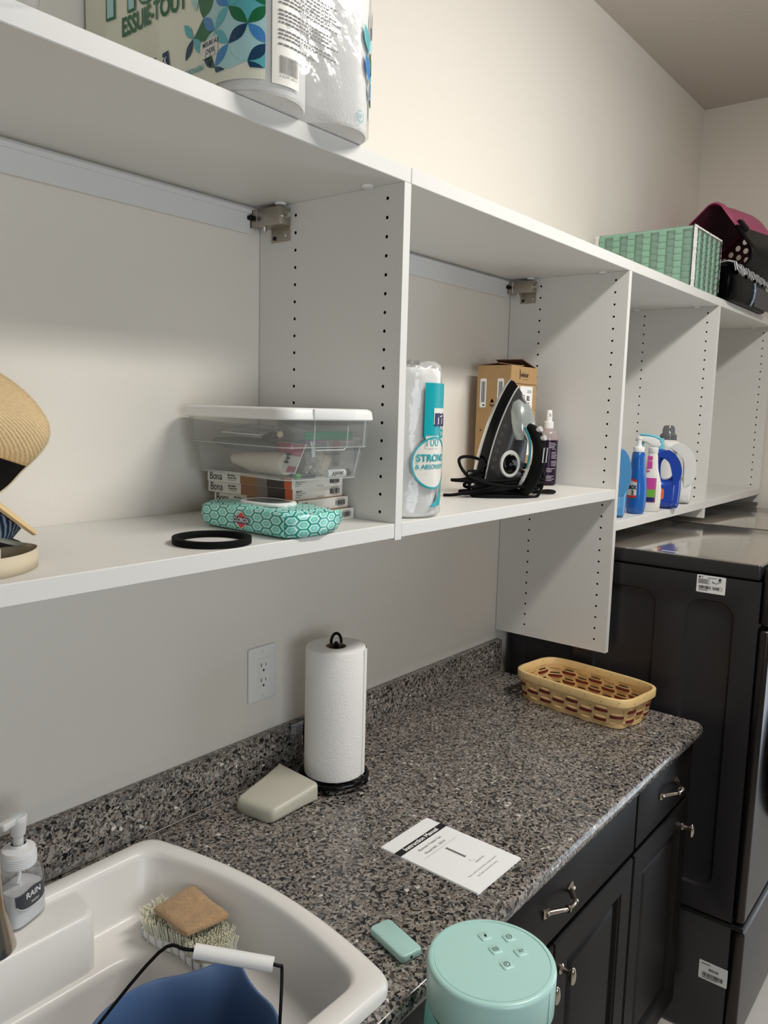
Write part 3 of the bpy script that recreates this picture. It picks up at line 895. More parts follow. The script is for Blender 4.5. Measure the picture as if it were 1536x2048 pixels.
# loose last sheet
sheet = []
for i in range(13):
    a = math.radians(-72+i*9); rr = .0648 + .0012*math.sin(i*.8) + (.0035 if i == 12 else 0)
    sheet.append((rr*math.cos(a), rr*math.sin(a)))
for i in range(12):
    for z0_, z1_ in ((.002, .14), (.14, .277)):
        b.face([(sheet[i][0], sheet[i][1], z0_), (sheet[i+1][0], sheet[i+1][1], z0_), (sheet[i+1][0], sheet[i+1][1], z1_), (sheet[i][0], sheet[i][1], z1_)])
obj('sheets', b, MATS['towel_paper'], t, smooth=45)
b = MB(); b.lathe([(.0213, .001), (.0213, .276), (.0200, .276), (.0200, .001)], 28); obj('core_tube', b, mat('core_card', (122, 100, 84), .8), t, smooth=40)

# milky measuring scoop lying on its side
t = thing('plastic_scoop', 'milky translucent plastic scoop lying empty on the counter by the towel holder', 'scoop', (-.045, -.112, ZK), math.radians(7))
def scoop_sec(x, hw, h, r, inset=0.0):
    pts = roundrect(-hw+inset, .0008+inset, hw-inset, h-inset, r, 5)
    return [(x, u, v) for u, v in pts]
b = MB()
outer_ = [(-.072, .042, .018, .008), (-.068, .048, .026, .010), (-.060, .050, .030, .010), (.02, .058, .034, .009), (.058, .0625, .038, .008), (.063, .064, .040, .007)]
L1 = [scoop_sec(*s_) for s_ in outer_]
# the mouth is cut back in the middle and its corners reach forward
def mouth(lp, k):
    return [(p[0] + k*((p[1]/.064)**2)*(.0) + (0.016 if p[1] > 0 else -.014)*abs(p[1]/.064)**2*k, p[1], p[2]) for p in lp]
L1[-1] = mouth(L1[-1], 1); L1[-2] = mouth(L1[-2], 1); L1[-3] = mouth(L1[-3], .35)
L2 = [scoop_sec(s_[0] if i else -.069, s_[1], s_[2], max(.004, s_[3]-.002), .0022) for i, s_ in enumerate(outer_)]
L2[-1] = mouth(L2[-1], 1); L2[-2] = mouth(L2[-2], 1); L2[-3] = mouth(L2[-3], .35)
b.loft(L1 + L2[::-1], cap0=True, cap1=True)
obj('cup', b, MATS['cloudy_plastic'], t, smooth=50)

# instruction booklet
t = thing('instruction_booklet', 'white instruction booklet lying on the granite counter', 'booklet', (.0325, -.4815, ZK), math.radians(-.6))
b = MB()
for i in range(4):
    b.box((-.0715+.0004*i, -.1055+.0006*i, .0003+.0007*i), (.0715, .1055, .0008+.0007*i))
obj('pages', b, MATS['paper'], t)
fn = lambda u, v: (u, v, .0032)
b = MB(); b.rect(-.0715, .0585, .0715, .0735, fn); bd = obj('title_band', b, MATS['ink'], t)
fn = lambda u, v: (u, v, .0035)
b = MB(); b.text('Instruction Manual', .0135, lambda u, v: fn(u, v+.066), bold=.03); obj('title_lettering', b, MATS['paper'], bd)
b = MB(); b.text('Remote Tower Fan', .0085, lambda u, v: fn(u-.001, v+.045)); b.text('Model NO. : EG14', .0080, lambda u, v: fn(u-.003, v+.031))
b.text('Please read this manual before using the product,', .0045, lambda u, v: fn(u+.002, v-.068)); b.text('then keep it properly after reading', .0045, lambda u, v: fn(u+.002, v-.078)); b.text('ANSI/UL/ETL', .005, lambda u, v: fn(u+.018, v-.052)); b.rect(-.05, .0215, .05, .0219, fn)
obj('small_print', b, MATS['ink_grey'], t)
b = MB()
for i in range(3): b.rect(.0045+i*.0018, -.028, .0057+i*.0018, .014, fn)
b.rect(.0035, -.0283, .0105, -.0275, fn); b.rect(.0035, .0135, .0105, .0143, fn); b.rect(.003, -.045, .0035, -.037, fn); b.rect(.006, -.045, .0115, -.0446, fn)
obj('fan_drawing', b, MATS['ink_grey'], t)

# remote
t = thing('fan_remote', 'small mint green remote control lying face down on the counter beside the sink', 'remote', (-.2262, -.5568, ZK), math.radians(-15))
b = MB(); o_ = roundrect(-.0195, -.042, .0195, .042, .007, 5)
b.loft([[(u, v, z) for u, v in offset2(o_, -d)] for d, z in ((.0016, .0005), (.0004, .0018), (0, .004), (0, .0095), (.0008, .0115), (.0022, .0125))], cap0=True, cap1=True)
obj('shell', b, MATS['teal_plastic'], t, smooth=40)
b = MB(); b.box((-.004, -.0424, .0045), (-.0005, -.0418, .0085)); obj('infrared_port', b, MATS['ink'], t)

# tower fan standing on the floor in front of the counter
FX, FYY, FT = -.268, -.745, 1.007
t = thing('tower_fan', 'mint green tower fan standing on the floor in front of the counter', 'fan', (FX, FYY, 0))
TP = MATS['teal_plastic']
b = MB(); b.lathe([(.0, FT-.0006), (.0745, FT-.0006), (.0750, FT-.0014), (.0758, FT-.0014), (.0764, FT-.0002), (.0790, FT-.0002), (.0815, FT-.0012), (.0832, FT-.0035), (.0838, FT-.0065), (.0830, FT-.0555), (.0815, FT-.0580), (.060, FT-.0585)], 72)
cap_ = obj('top_cap', b, TP, t, smooth=35)
b = MB(); b.box((-.0006, -.0841, FT-.062), (.0004, -.0829, FT-.006))
for v in b.bm.verts: v.co = Matrix.Rotation(math.radians(66), 3, 'Z') @ Matrix.Rotation(math.radians(-90+24), 3, 'Z') @ v.co
obj('seam', b, MATS['teal_dark'], cap_)
angc = math.radians(-52)
for i, (x, y) in enumerate([(.0317, .0297), (.0513, .0036), (.0179, .0046), (.0357, -.0229), (.0025, -.0214)]):
    ca, sa = math.cos(angc+.45), math.sin(angc+.45)
    fn = lambda u, v, h, x=x, y=y: (x+u*ca-v*sa, y+u*sa+v*ca, FT+h)
    b = MB(); rr = roundrect(-.0078, -.0078, .0078, .0078, .0032, 5)
    b.loft([[fn(u, v, h) for u, v in offset2(rr, -d)] for d, h in ((0, -.001), (.0002, .0006), (.0012, .0012))], cap1=True)
    bt = obj('button', b, TP, cap_, smooth=40)
    b = MB(); f2 = lambda u, v: fn(u, v, .0015)
    if i in (1, 4): b.fill([ellipse(0, 0, .0042, .0042, 24), ellipse(0, 0, .0034, .0034, 24)], f2)
    if i == 1: b.rect(-.0022, -.0004, .0022, .0004, f2)
    if i == 4: b.rect(-.0003, -.0003, .0003, .0024, f2); b.rect(-.0020, -.0004, .0003, .0002, f2)
    if i == 2:
        b.fill([roundrect(-.0042, -.0032, .0042, .0032, .001, 3), roundrect(-.0036, -.0026, .0036, .0026, .0008, 3)], f2)
        for k in (-1, 0, 1): b.rect(k*.0018-.0003, -.0018, k*.0018+.0003, .0018, f2)
    if i == 0:
        for k in range(3): b.poly([(-.001+k*.001, -.003), (-.0002+k*.001, -.003), (.0012+k*.0006, .003), (.0006+k*.0006, .003)], f2)
        b.rect(-.002, -.0004, .003, .0004, f2)
    if i == 3:
        for k in range(3): b.poly([(-.003+k*.0016, -.0018), (-.0024+k*.0016, -.0018), (-.001+k*.001, .002-.0008*k), (-.0016+k*.001, .002-.0008*k)], f2)
        b.poly([(-.003, .003), (.004, .0022), (.002, -.0026), (.0026, -.0026), (.0048, .0026), (-.003, .0036)], f2)
    obj('icon', b, MATS['ink'], bt)
g0, g1 = math.radians(-112), math.radians(-12)
b = MB(); b.lathe([(.076, .055), (.0845, .07), (.0850, FT-.105), (.0840, FT-.078), (.0795, FT-.0650), (.079, FT-.0637)], 60, a0=g1, a1=g0+2*PI); obj('back_shell', b, MATS['teal_dark'], t, smooth=40)
b = MB(); b.lathe([(.068, .055), (.070, .07), (.070, FT-.0637)], 30, a0=g0, a1=g1); obj('air_outlet', b, MATS['black_matte'], t, smooth=40)
b = MB()
for k in range(16):
    a = g0+.09+(g1-g0-.18)*k/15
    b.box((-.0012, -.0012, .07), (.0012, .0012, FT-.064), mtx=Matrix.Translation((.074*math.cos(a), .074*math.sin(a), 0)))
obj('grille', b, MATS['gasket_dark'], t)
for a in (g0, g1):
    b = MB(); b.box((-.005, -.006, .055), (.005, .006, FT-.0637), .002, 2, mtx=Matrix.Translation((.0765*math.cos(a), .0765*math.sin(a), 0)) @ Matrix.Rotation(a, 4, 'Z')); obj('side_trim', b, MATS['chrome'], t, smooth=40)
b = MB(); b.lathe([(.14, .0), (.14, .012), (.132, .02), (.085, .03), (.078, .058)], 56, cap0=True); obj('base', b, TP, t, smooth=40)

# woven basket at the end of the counter
t = thing('woven_basket', 'long low woven wood basket with dark red strips on the counter', 'basket', (.885, -.346, ZK), math.radians(-7.5))
BW, BL, BH = .098, .174, .084      # half width, half length at the rim, height
def even(P, n):
    """closed loop resampled at equal steps"""
    L = [0.0]
    for i in range(len(P)): L.append(L[-1]+math.dist(P[i], P[(i+1) % len(P)]))
    out, k = [], 0
    for i in range(n):
        d = L[-1]*i/n
        while L[k+1] < d: k += 1
        t_ = (d-L[k])/max(1e-9, L[k+1]-L[k]); a_, c_ = P[k], P[(k+1) % len(P)]
        out.append((a_[0]+(c_[0]-a_[0])*t_, a_[1]+(c_[1]-a_[1])*t_))
    return out
def bl(hw, hl, z, e=5.0, n=64): return [(x, y, z) for x, y in superell(hw, hl, e, n)]
def bsec(k): return (BW-.012)+k*.012, (BL-.014)+k*.014
b = MB(); hw, hl = bsec(0)
b.loft([bl(hw-.002, hl-.002, .0035), bl(hw-.002, hl-.002, .0010)], cap0=True, cap1=True)
obj('bottom', b, MATS['basket_wood'], t)
ns = 22
def stake_at(i, k, off):
    hw, hl = bsec(k)
    P = even(superell(hw+off, hl+off, 5.0, 440), 440); return P[int(i*440/ns) % 440]
per = 220
def weave_row(zc, hz, amp, row, lift):
    b = MB(); P = even(superell(*bsec(zc/BH), 5.0, 440), per); R0 = []
    for i in range(per):
        d = amp*math.sin(i*ns/per*PI + (PI if row % 2 else 0)) + lift
        n_ = Vector((P[i][0]/(BW*BW)*abs(P[i][0]/BW)**3, P[i][1]/(BL*BL)*abs(P[i][1]/BL)**3))
        n_ = n_.normalized() if n_.length > 1e-9 else Vector((0, 1))
        R0.append(Vector((P[i][0]+n_.x*d, P[i][1]+n_.y*d, zc)))
    o_ = Vector((0, 0, hz))
    for i in range(per):
        a_, c_ = R0[i], R0[(i+1) % per]; b.face([a_-o_, c_-o_, c_+o_, a_+o_])
    return b
for row in range(5):
    zc = .0085+row*.0130
    obj('weave_strip', weave_row(zc, .0058, .0024, row, 0), MATS['basket_wood'], t, solid=.0012)
for row in (1, 2, 3):
    zc = .0085+row*.0130-.0012
    obj('red_strip', weave_row(zc, .0036, .0042, row, 0), MATS['basket_red'], t, solid=.0008)
for i in range(ns):
    a0_ = stake_at(i, 0, .0); a1_ = stake_at(i, 1, .0)
    tn = Vector(stake_at(i+.12, 1, 0)) - Vector(stake_at(i-.12, 1, 0)); tn.normalize(); w_ = .0065
    b = MB(); b.face([(a0_[0]-tn.x*w_, a0_[1]-tn.y*w_, .003), (a0_[0]+tn.x*w_, a0_[1]+tn.y*w_, .003), (a1_[0]+tn.x*w_, a1_[1]+tn.y*w_, BH-.008), (a1_[0]-tn.x*w_, a1_[1]-tn.y*w_, BH-.008)])
    obj('stake', b, MATS['basket_wood'], t, solid=.0010)
b = MB(); hw, hl = BW, BL
b.loft([bl(hw+.0042, hl+.0042, BH-.020), bl(hw+.0046, hl+.0046, BH-.002), bl(hw+.003, hl+.003, BH), bl(hw-.003, hl-.003, BH), bl(hw-.0042, hl-.0042, BH-.002), bl(hw-.0040, hl-.0040, BH-.020), bl(hw+.0042, hl+.0042, BH-.020)])
rim_ = obj('rim_band', b, mat('basket_rim', (226, 194, 136), .4, mottle=(25, .08)), t, smooth=50)
b = MB()
for i in range(22):
    P = even(superell(hw+.0048, hl+.0048, 5.0, 440), 440)[(i*20+8) % 440]; P2 = even(superell(hw-.0044, hl-.0044, 5.0, 440), 440)[(i*20+8) % 440]
    b.sphere((P[0], P[1], BH-.0065 - (i % 2)*.006), .0011, 8); b.sphere((P2[0], P2[1], BH-.007), .0010, 8)
obj('tacks', b, MATS['kraft_dark'], rim_)

# ================================================================== IN AND ON THE SINK
# faucet, mostly beyond the frame
t = thing('faucet', 'brushed nickel faucet with a flared base on the sink deck', 'faucet', (-.628, -.1315, ZK+.0112))
b = MB(); b.lathe([(.0335, 0), (.0335, .003), (.031, .012), (.026, .035), (.0205, .06), (.0175, .09), (.016, .15), (.013, .17)], 36, cap0=True); obj('base', b, MATS['nickel'], t, smooth=50)
b = MB(); b.tube([(0, 0, .165), (-.004, -.001, .20), (-.03, -.006, .235), (-.08, -.018, .245), (-.13, -.03, .225), (-.15, -.035, .19)], .0125, 16, smooth=8); obj('spout', b, MATS['nickel'], t, smooth=50)
b = MB(); b.tube([(0, .0, .12), (-.03, .0, .135), (-.075, 0, .16)], lambda k: .008-.003*k, 12, smooth=4); obj('lever', b, MATS['nickel'], t, smooth=50)
# soap dispenser
t = thing('soap_dispenser', 'clear foaming soap bottle with white pump standing on the sink deck', 'soap dispenser', (-.5665, -.0965, ZK+.0112), math.radians(20))
def se(z, a, c, e=4.0, n=40): return [(x, y, z) for x, y in superell(a, c, e, n)]
b = MB()
prof = [(.0, .030, .020), (.003, .0335, .0235), (.010, .0345, .0245), (.030, .0335, .0245), (.055, .0315, .0245), (.078, .0290, .0240), (.088, .0265, .0240), (.093, .0235, .0225)]
b.loft([se(z, a, c, 4.0 - 2*(z > .085)) for z, a, c in prof], cap0=True)
obj('bottle', b, MATS['clear_plastic'], t, smooth=50)
b = MB(); b.loft([se(z+.001, a*.90, c*.88) for z, a, c in prof[1:5]], cap0=True, cap1=True); obj('liquid', b, mat('soap_liquid', (226, 226, 232), .25), t, smooth=50)
b = MB(); b.lathe([(.0245, .091), (.0248, .093), (.0248, .112), (.0235, .116), (.012, .119), (.0115, .124)], 32, cap0=True); cc = obj('collar', b, mat('pump_white', (226, 226, 226), .35, sss=.2), t, smooth=45)
b = MB()
for k in range(5): b.tube(ringpts(.0249, .0945+.0034*k, 32), .0006, 6, closed=True)
obj('ribs', b, MATS['white_metal'], cc)
b = MB(); b.lathe([(.0075, .118), (.0075, .136), (.0105, .138), (.0115, .146), (.0135, .158), (.0135, .166), (.012, .168)], 28, cap1=True)
b.box((-.034, -.0075, .158), (.006, .0075, .169), .003, 3); obj('pump_head', b, mat('pump_clear', (208, 208, 206), .3, sss=.2), t, smooth=45)
b = MB(); b.cyl((0, 0, .012), (0, 0, .092), .0028, n=10); obj('dip_tube', b, MATS['white_plastic'], t, smooth=40)
def onb(u, z, off=.0012):     # label on the bottle's broad front face
    k = z/.078; a = .0345-.0050*k; c = .0248-.0008*k
    uu = max(-.98, min(.98, u/a)); return (u, -c*(1-abs(uu)**4)**.25-off, z)
b = MB(); N = 18
for i in range(N):
    u0, u1 = -.029+.058*i/N, -.029+.058*(i+1)/N
    lo = lambda u: .040-.010*math.sqrt(max(0, 1-(u/.029)**2)); hi = lambda u: .058+.003*math.cos(u*90)
    b.face([onb(u0, lo(u0)), onb(u1, lo(u1)), onb(u1, hi(u1)), onb(u0, hi(u0))])
lb = obj('label_band', b, mat('label_grey', (62, 64, 70), .4), t, smooth=50)
b = MB(); b.text('RAIN', .013, lambda u, v: onb(u, v+.050, .0016), bold=.02); b.text('water', .007, lambda u, v: onb(u+.003, v+.038, .0016))
b.tube([onb(.028*math.cos(a), .0395+.0095*math.sin(a), .0016) for a in [PI+PI*i/20 for i in range(21)]], .0006, 5)
obj('label_lettering', b, MATS['white_metal'], lb)

# bucket
BX, BY, BZ = -.520, -.430, .627
t = thing('bucket', 'blue plastic bucket with pour spout standing in the sink', 'bucket', (BX, BY, BZ))
sa_ = math.atan2(.06, .135)
def bring(r, z, sp=0.0, n=72):
    out = []
    for i in range(n):
        a = 2*PI*i/n; d = (a-sa_+PI) % (2*PI) - PI
        rr = r + sp*math.exp(-(d/.22)**2) - sp*.18*math.exp(-((abs(d)-.55)/.2)**2)
        out.append((rr*math.cos(a), rr*math.sin(a), z + .25*sp*math.exp(-(d/.25)**2)))
    return out
b = MB()
b.loft([bring(.088, .0), bring(.091, .004), bring(.108, .13, .002), bring(.120, .215, .012), bring(.1255, .243, .022), bring(.129, .2445, .024), bring(.1305, .248, .024), bring(.1295, .2515, .024), bring(.126, .2525, .024), bring(.1235, .249, .022), bring(.1175, .215, .012), bring(.105, .13, .002), bring(.0885, .008), bring(.06, .004)], cap0=True, cap1=True)
obj('body', b, MATS['bucket_blue'], t, smooth=50)
pv = Vector((.6, -.8, 0)).normalized(); pL = pv*-.128 + Vector((0, 0, .232)); pR = pv*.128 + Vector((0, 0, .232))
lw = lambda x, y, z: Vector((x-BX, y-BY, z-BZ))
gA = lw(-.4850, -.4127, .9786); gB = lw(-.4213, -.4985, .9642)
b = MB(); dr = (gB-gA).normalized()
b.tube([pL, pL+Vector((0, 0, .012)), gA-dr*.05+Vector((0, 0, -.012)), gA-dr*.012, gA+dr*.03], .0024, 8, smooth=5); b.tube([gB-dr*.03, gB+dr*.006, gB+dr*.012+Vector((0, 0, -.012)), pR+Vector((0, 0, .014)), pR], .0024, 8, smooth=5)
obj('wire_handle', b, MATS['black_plastic'], t, smooth=True)
b = MB(); b.cyl(gA, gB, .0098, n=20); obj('grip', b, MATS['white_plastic'], t, smooth=40)
for p in (pL, pR):
    b = MB(); b.cyl(p-pv*(1 if p == pR else -1)*.004, p+pv*(1 if p == pR else -1)*.007, .009, n=16); obj('pivot_lug', b, MATS['bucket_blue'], t, smooth=40)

# scrub brush, bristles up, on the ledge of the sink
t = thing('scrub_brush', 'white scrub brush lying bristles up on the sink ledge under a sponge', 'brush', (-.362, -.236, .8303), math.radians(5))
def bo(s_, z, k=1.0): return [(x, y, z) for x, y in spline2([(0, .092*s_), (-.026*s_, .083*s_), (-.033*s_, .04*s_), (-.027*s_, 0), (-.033*s_, -.045*s_), (-.027*s_, -.084*s_), (0, -.094*s_), (.027*s_, -.084*s_), (.033*s_, -.045*s_), (.027*s_, 0), (.033*s_, .04*s_), (.026*s_, .083*s_)], 5)]
b = MB(); b.loft([bo(.80, .0005), bo(.95, .003), bo(1.0, .008), bo(1.0, .015), bo(.97, .018)], cap0=True, cap1=True)
blk = obj('block', b, MATS['white_plastic'], t, smooth=40)
b = MB(); P = bo(1.003, 0)
for i in range(0, len(P), 2):
    x, y, _ = P[i]; b.box((x-.0013, y-.0013, .003), (x+.0013, y+.0013, .0178))
obj('side_ribs', b, mat('rib_shade', (205, 206, 208), .4), blk)
rnd = random.Random(3); b = MB()
P = [Vector((x, y)) for x, y, _ in bo(.86, 0)]
tufts = []
for i in range(-5, 6):
    for j in range(-14, 15):
        x, y = i*.0062, j*.0064
        w_ = .033-.006*math.cos(y/.045*PI)*.5 if abs(y) < .07 else .026*max(0, 1-((abs(y)-.07)/.022)**2)**.5
        if abs(x) < w_*.92 and abs(y) < .088: tufts.append((x, y, w_))
for x, y, w_ in tufts:
    for k in range(5):
        ox, oy = rnd.uniform(-.0014, .0014), rnd.uniform(-.0014, .0014); lx = x/.033*.005+rnd.uniform(-.002, .002); ly = y/.09*.006+rnd.uniform(-.002, .002); h = .046+rnd.uniform(-.003, .002)
        r = .0009
        b.loft([[(x+ox+r*c, y+oy+r*s_, .0175) for c, s_ in ((1, 0), (0, 1), (-1, 0), (0, -1))], [(x+ox*1.7+lx+r*c, y+oy*1.7+ly+r*s_, h) for c, s_ in ((1, 0), (0, 1), (-1, 0), (0, -1))]], cap1=True)
o = obj('bristles', b, MATS['bristle'], t); o['kind'] = 'stuff'
# sponge
t = thing('sponge', 'worn tan scouring sponge resting on top of the scrub brush', 'sponge', (-.357, -.236, .8915), rot=(.03, -.04, math.radians(-5)))
b = MB(); N1, N2 = 14, 10
def sp_(i, j, top):
    u, v = i/N1*2-1, j/N2*2-1
    x, y = u*.039, v*.054
    e = max(abs(u), abs(v)); z = (.0085 - .004*max(0, (e-.75)/.25)**2) if top else (-.0065 + .003*max(0, (e-.8)/.2)**2)
    z += .0012*math.sin(3*u+2*v)+.0016*math.sin(5*v-u) + (.004*max(0, -u-v-1) if top else 0)
    return (x*(1-.04*math.sin(v*2)), y*(1-.05*math.cos(u*1.5)), z+.004*u*v)
for top in (True, False):
    for i in range(N1):
        for j in range(N2):
            b.face([sp_(i, j, top), sp_(i+1, j, top), sp_(i+1, j+1, top), sp_(i, j+1, top)])
edge = [(i, 0) for i in range(N1)] + [(N1, j) for j in range(N2)] + [(N1-i, N2) for i in range(N1)] + [(0, N2-j) for j in range(N2)]
bmesh.ops.remove_doubles(b.bm, verts=b.bm.verts, dist=1e-6)
for k in range(len(edge)):
    a_, c_ = edge[k], edge[(k+1) % len(edge)]
    b.face([sp_(*a_, False), sp_(*c_, False), sp_(*c_, True), sp_(*a_, True)])
m = mat('sponge_tan', (196, 158, 114), .95, bump=(420, 1.0, .004), mottle=(90, .3), sheen=.3)
obj('scouring_pad', b, m, t, smooth=50, subsurf=1)

# ================================================================== ON TOP OF THE SHELVING
# ---- big pack of paper towels: six rolls in printed film
PR, PCX, PCY = .067, (-.309, -.1745), (-.336, -.203, -.071)
qa = PI/2*PR
def pack_pt(s, z, off=0.0):
    R = PR+off
    if s < .265: x, y, n = -.376, -.071-s, (-1, 0)
    elif s < .265+qa:
        a = PI+(s-.265)/PR; n = (math.cos(a), math.sin(a)); x, y = -.309+PR*n[0], -.336+PR*n[1]
    else:
        s2 = s-.265-qa; L = PCX[1]-PCX[0]
        if s2 < L: x, y, n = -.309+s2, -.336-PR, (0, -1)
        else:
            a = 1.5*PI+min((s2-L)/PR, PI/2); n = (math.cos(a), math.sin(a)); x, y = -.1745+PR*n[0], -.336+PR*n[1]
            if s2-L > qa: y += s2-L-qa
    # the film sinks a little between neighbouring rolls
    dip = 0.0
    if s < .265: dip = .0045*abs(math.sin(PI*(s/.1325)))
    elif .265+qa < s < .265+qa+(PCX[1]-PCX[0]): dip = .004*math.sin(PI*(s-.265-qa)/(PCX[1]-PCX[0]))
    return Vector((x+n[0]*(off-dip), y+n[1]*(off-dip), z))
PK = thing('paper_towel_pack', 'large film-wrapped pack of paper towels printed with blue and green petals, top of shelf', 'paper towel pack', (-.24, -.2, T1))
pof = Vector((.24, .2, -T1))
def pobj(n, b, m, par=None, sm=False):
    bmesh.ops.translate(b.bm, verts=b.bm.verts, vec=pof); return obj(n, b, m, par or PK, smooth=sm)
for cx in PCX:
    for cy in PCY:
        if cy > -.3 and cx > -.2: continue
        b = MB(); b.lathe([(.020, .0012), (PR-.004, .0012), (PR-.0022, .004), (PR-.0022, .275), (PR-.006, .279), (.020, .279)], 40, (cx, cy, T1)); pobj('roll', b, MATS['towel_paper'], None, 40)
b = MB(); ss = [-.066+(.70+.06)*i/150 for i in range(151)]
zs = [T1+.004, T1+.02, T1+.05, T1+.09, T1+.14, T1+.2, T1+.27, T1+.30]
b.loft([[pack_pt(s, z, .0009+(.003*math.sin(s*90+z*40)*.4 if z > T1+.01 else 0)*.5) for s in ss] for z in zs], closed=False)
b.loft([[pack_pt(s, T1+.004, .0009) for s in ss], [pack_pt(s, T1+.0006, -.006) for s in ss]], closed=False)
pobj('film_wrap', b, MATS['thin_film'], None, 60)
# opaque printed panel on the left side and front
b = MB(); s0, s1, zb0, zb1 = -.062, .3295, T1+.016, T1+.27
n_ = 72
b.loft([[pack_pt(s0+(s1-s0)*i/n_, z, .0016) for i in range(n_+1)] for z in (zb0, T1+.1, T1+.2, zb1)], closed=False)
panel_b = b; PM = [mat('pack_cream', (226, 226, 208), .3, coat=.3)]
PF = lambda s, z: pack_pt(s, z, .0022)
P2 = lambda s, z: pack_pt(s, z, .0027)
def pz(k): return 2.204+k*.023
def lens(p, q_, w=.205, n=8):
    p = Vector(p); q_ = Vector(q_); d = q_-p; nrm = Vector((-d.y, d.x))
    return [p+d*(i/n)+nrm*w*math.sin(PI*i/n) for i in range(n+1)] + [q_-d*(i/n)-nrm*w*math.sin(PI*i/n) for i in range(1, n)]
def lat(i, j): return (.254+.0265*(i+j), 2.204+.023*(i-j))
def clipf(v): return (min(v[0], .3293), max(v[1], 2.150 if v[0] > .27 else 2.150))
GR = {}
def put_poly(pts, m, lift): GR.setdefault((m, lift), []).append([clipf(v) for v in pts])
col_star = ['pale_aqua', 'aqua', 'pale_aqua', 'aqua', 'aqua', 'pale_aqua', 'print_white', 'aqua', 'pale_aqua']
col_lens = ['sky_blue', 'navy', 'leaf_green', 'aqua', 'navy', 'sky_blue', 'print_white', 'sea_green', 'aqua', 'leaf_green', 'navy', 'pale_aqua', 'sky_blue']
ci = 0
for i in range(-2, 5):
    for j in range(-3, 5):
        p = lat(i, j)
        if not (.225 < p[0] < .34 and 2.145 < p[1] < 2.42): continue
        # star cell right of the node, then its four petals
        sq = [lat(i, j), lat(i+1, j), lat(i+1, j+1), lat(i, j+1)]
        if sq[2][0] < .40: put_poly(sq, col_star[(i*3+j*5) % 9], 0)
        put_poly(lens(lat(i, j), lat(i+1, j)), col_lens[(i*5+j*7+3) % 13], 1)
        put_poly(lens(lat(i, j), lat(i, j+1)), col_lens[(i*7+j*3+8) % 13], 1)
put_poly(lens((.186, 2.229), (.205, 2.207)), 'aqua', 1); put_poly(lens((.188, 2.182), (.205, 2.207), .20), 'navy', 1)
put_poly(lens((.205, 2.207), (.2275, 2.182)), 'aqua', 1); put_poly(lens((.252, 2.158), (.232, 2.182)), 'leaf_green', 1)
put_poly([(.205, 2.207), (.2275, 2.227), (.254, 2.204), (.2275, 2.181)], 'leaf_green', 0)
put_poly([(.2275, 2.227), (.254, 2.25), (.2805, 2.227), (.254, 2.204)], 'pale_aqua', 0)
put_poly(lens((.2275, 2.227), (.228, 2.27), .22), 'leaf_green', 1)
put_poly(lens((.212, 2.24), (.207, 2.28), .22), 'pale_aqua', 1)
def into(bb, mats_, polys, m, fn):
    if MATS[m] not in mats_: mats_.append(MATS[m])
    bb.mi = mats_.index(MATS[m])
    for P in polys:
        Q = []
        for v in P:
            if not Q or (Vector(v)-Vector(Q[-1])).length > 1e-5: Q.append(v)
        if len(Q) < 3 or abs(area2(Q)) < 2e-6: continue
        bb.fill_sub([[tuple(v) for v in Q]], fn, .004)
for lift in (0, 1):
    for (m, l_), polys in GR.items():
        if l_ == lift: into(panel_b, PM, polys, m, PF if lift == 0 else P2)
pp = pobj('printed_panel', panel_b, PM, None, False)
P3 = lambda s, z: pack_pt(s, z, .0032)
b = MB(); b.text('ESSUIE-TOUT', .036, lambda u, v: P3(.038+u, 2.262+v), 'LEFT', .03, .72)
b.text('Fiore', .12, lambda u, v: P3(.0+u*1.0, 2.322+v), 'LEFT', .05, .9); pobj('green_lettering', b, MATS['leaf_green'], pp)
b = MB(); b.text('Fiore', .12, lambda u, v: pack_pt(.0+u, 2.322+v, .0036), 'LEFT', .02, .9); pobj('pale_lettering', b, MATS['pale_aqua'], pp)
b = MB(); b.fill([[(.225, 2.196), (.262, 2.196), (.262, 2.174), (.225, 2.174)]], P3); b.fill([ellipse(.2255, 2.186, .004, .012, 16)], P3); tg = pobj('size_badge', b, MATS['print_white'], pp)
b = MB(); fn = lambda s, z: pack_pt(s, z, .0037)
b.text('MESURE AU', .0085, lambda u, v: fn(.245+u, 2.1905+v), sx=.8, bold=.02); b.text('CHOIX', .0085, lambda u, v: fn(.245+u, 2.181+v), sx=.8, bold=.02)
for k in range(3): b.rect(.2335+k*.011, 2.1745, .2345+k*.011, 2.179, fn)
pobj('badge_lettering', b, MATS['navy'], tg)
b = MB(); b.fill([[(.105, 2.200), (.153, 2.204), (.160, 2.150), (.105, 2.150)]], P3); tg = pobj('count_badge', b, MATS['navy'], pp)
b = MB(); b.text('ROULEAUX', .013, lambda u, v: fn(.150+u, 2.191+v), 'RIGHT', .02, .75); b.text('GEANTS*', .013, lambda u, v: fn(.157+u, 2.177+v), 'RIGHT', .02, .75); pobj('badge_lettering', b, MATS['print_white'], tg)
b = MB(); b.text('PAR ROULEAU', .0095, lambda u, v: P3(.229+u, 2.165+v), 'RIGHT', .02, .8); pobj('teal_lettering', b, MATS['pack_teal'], pp)
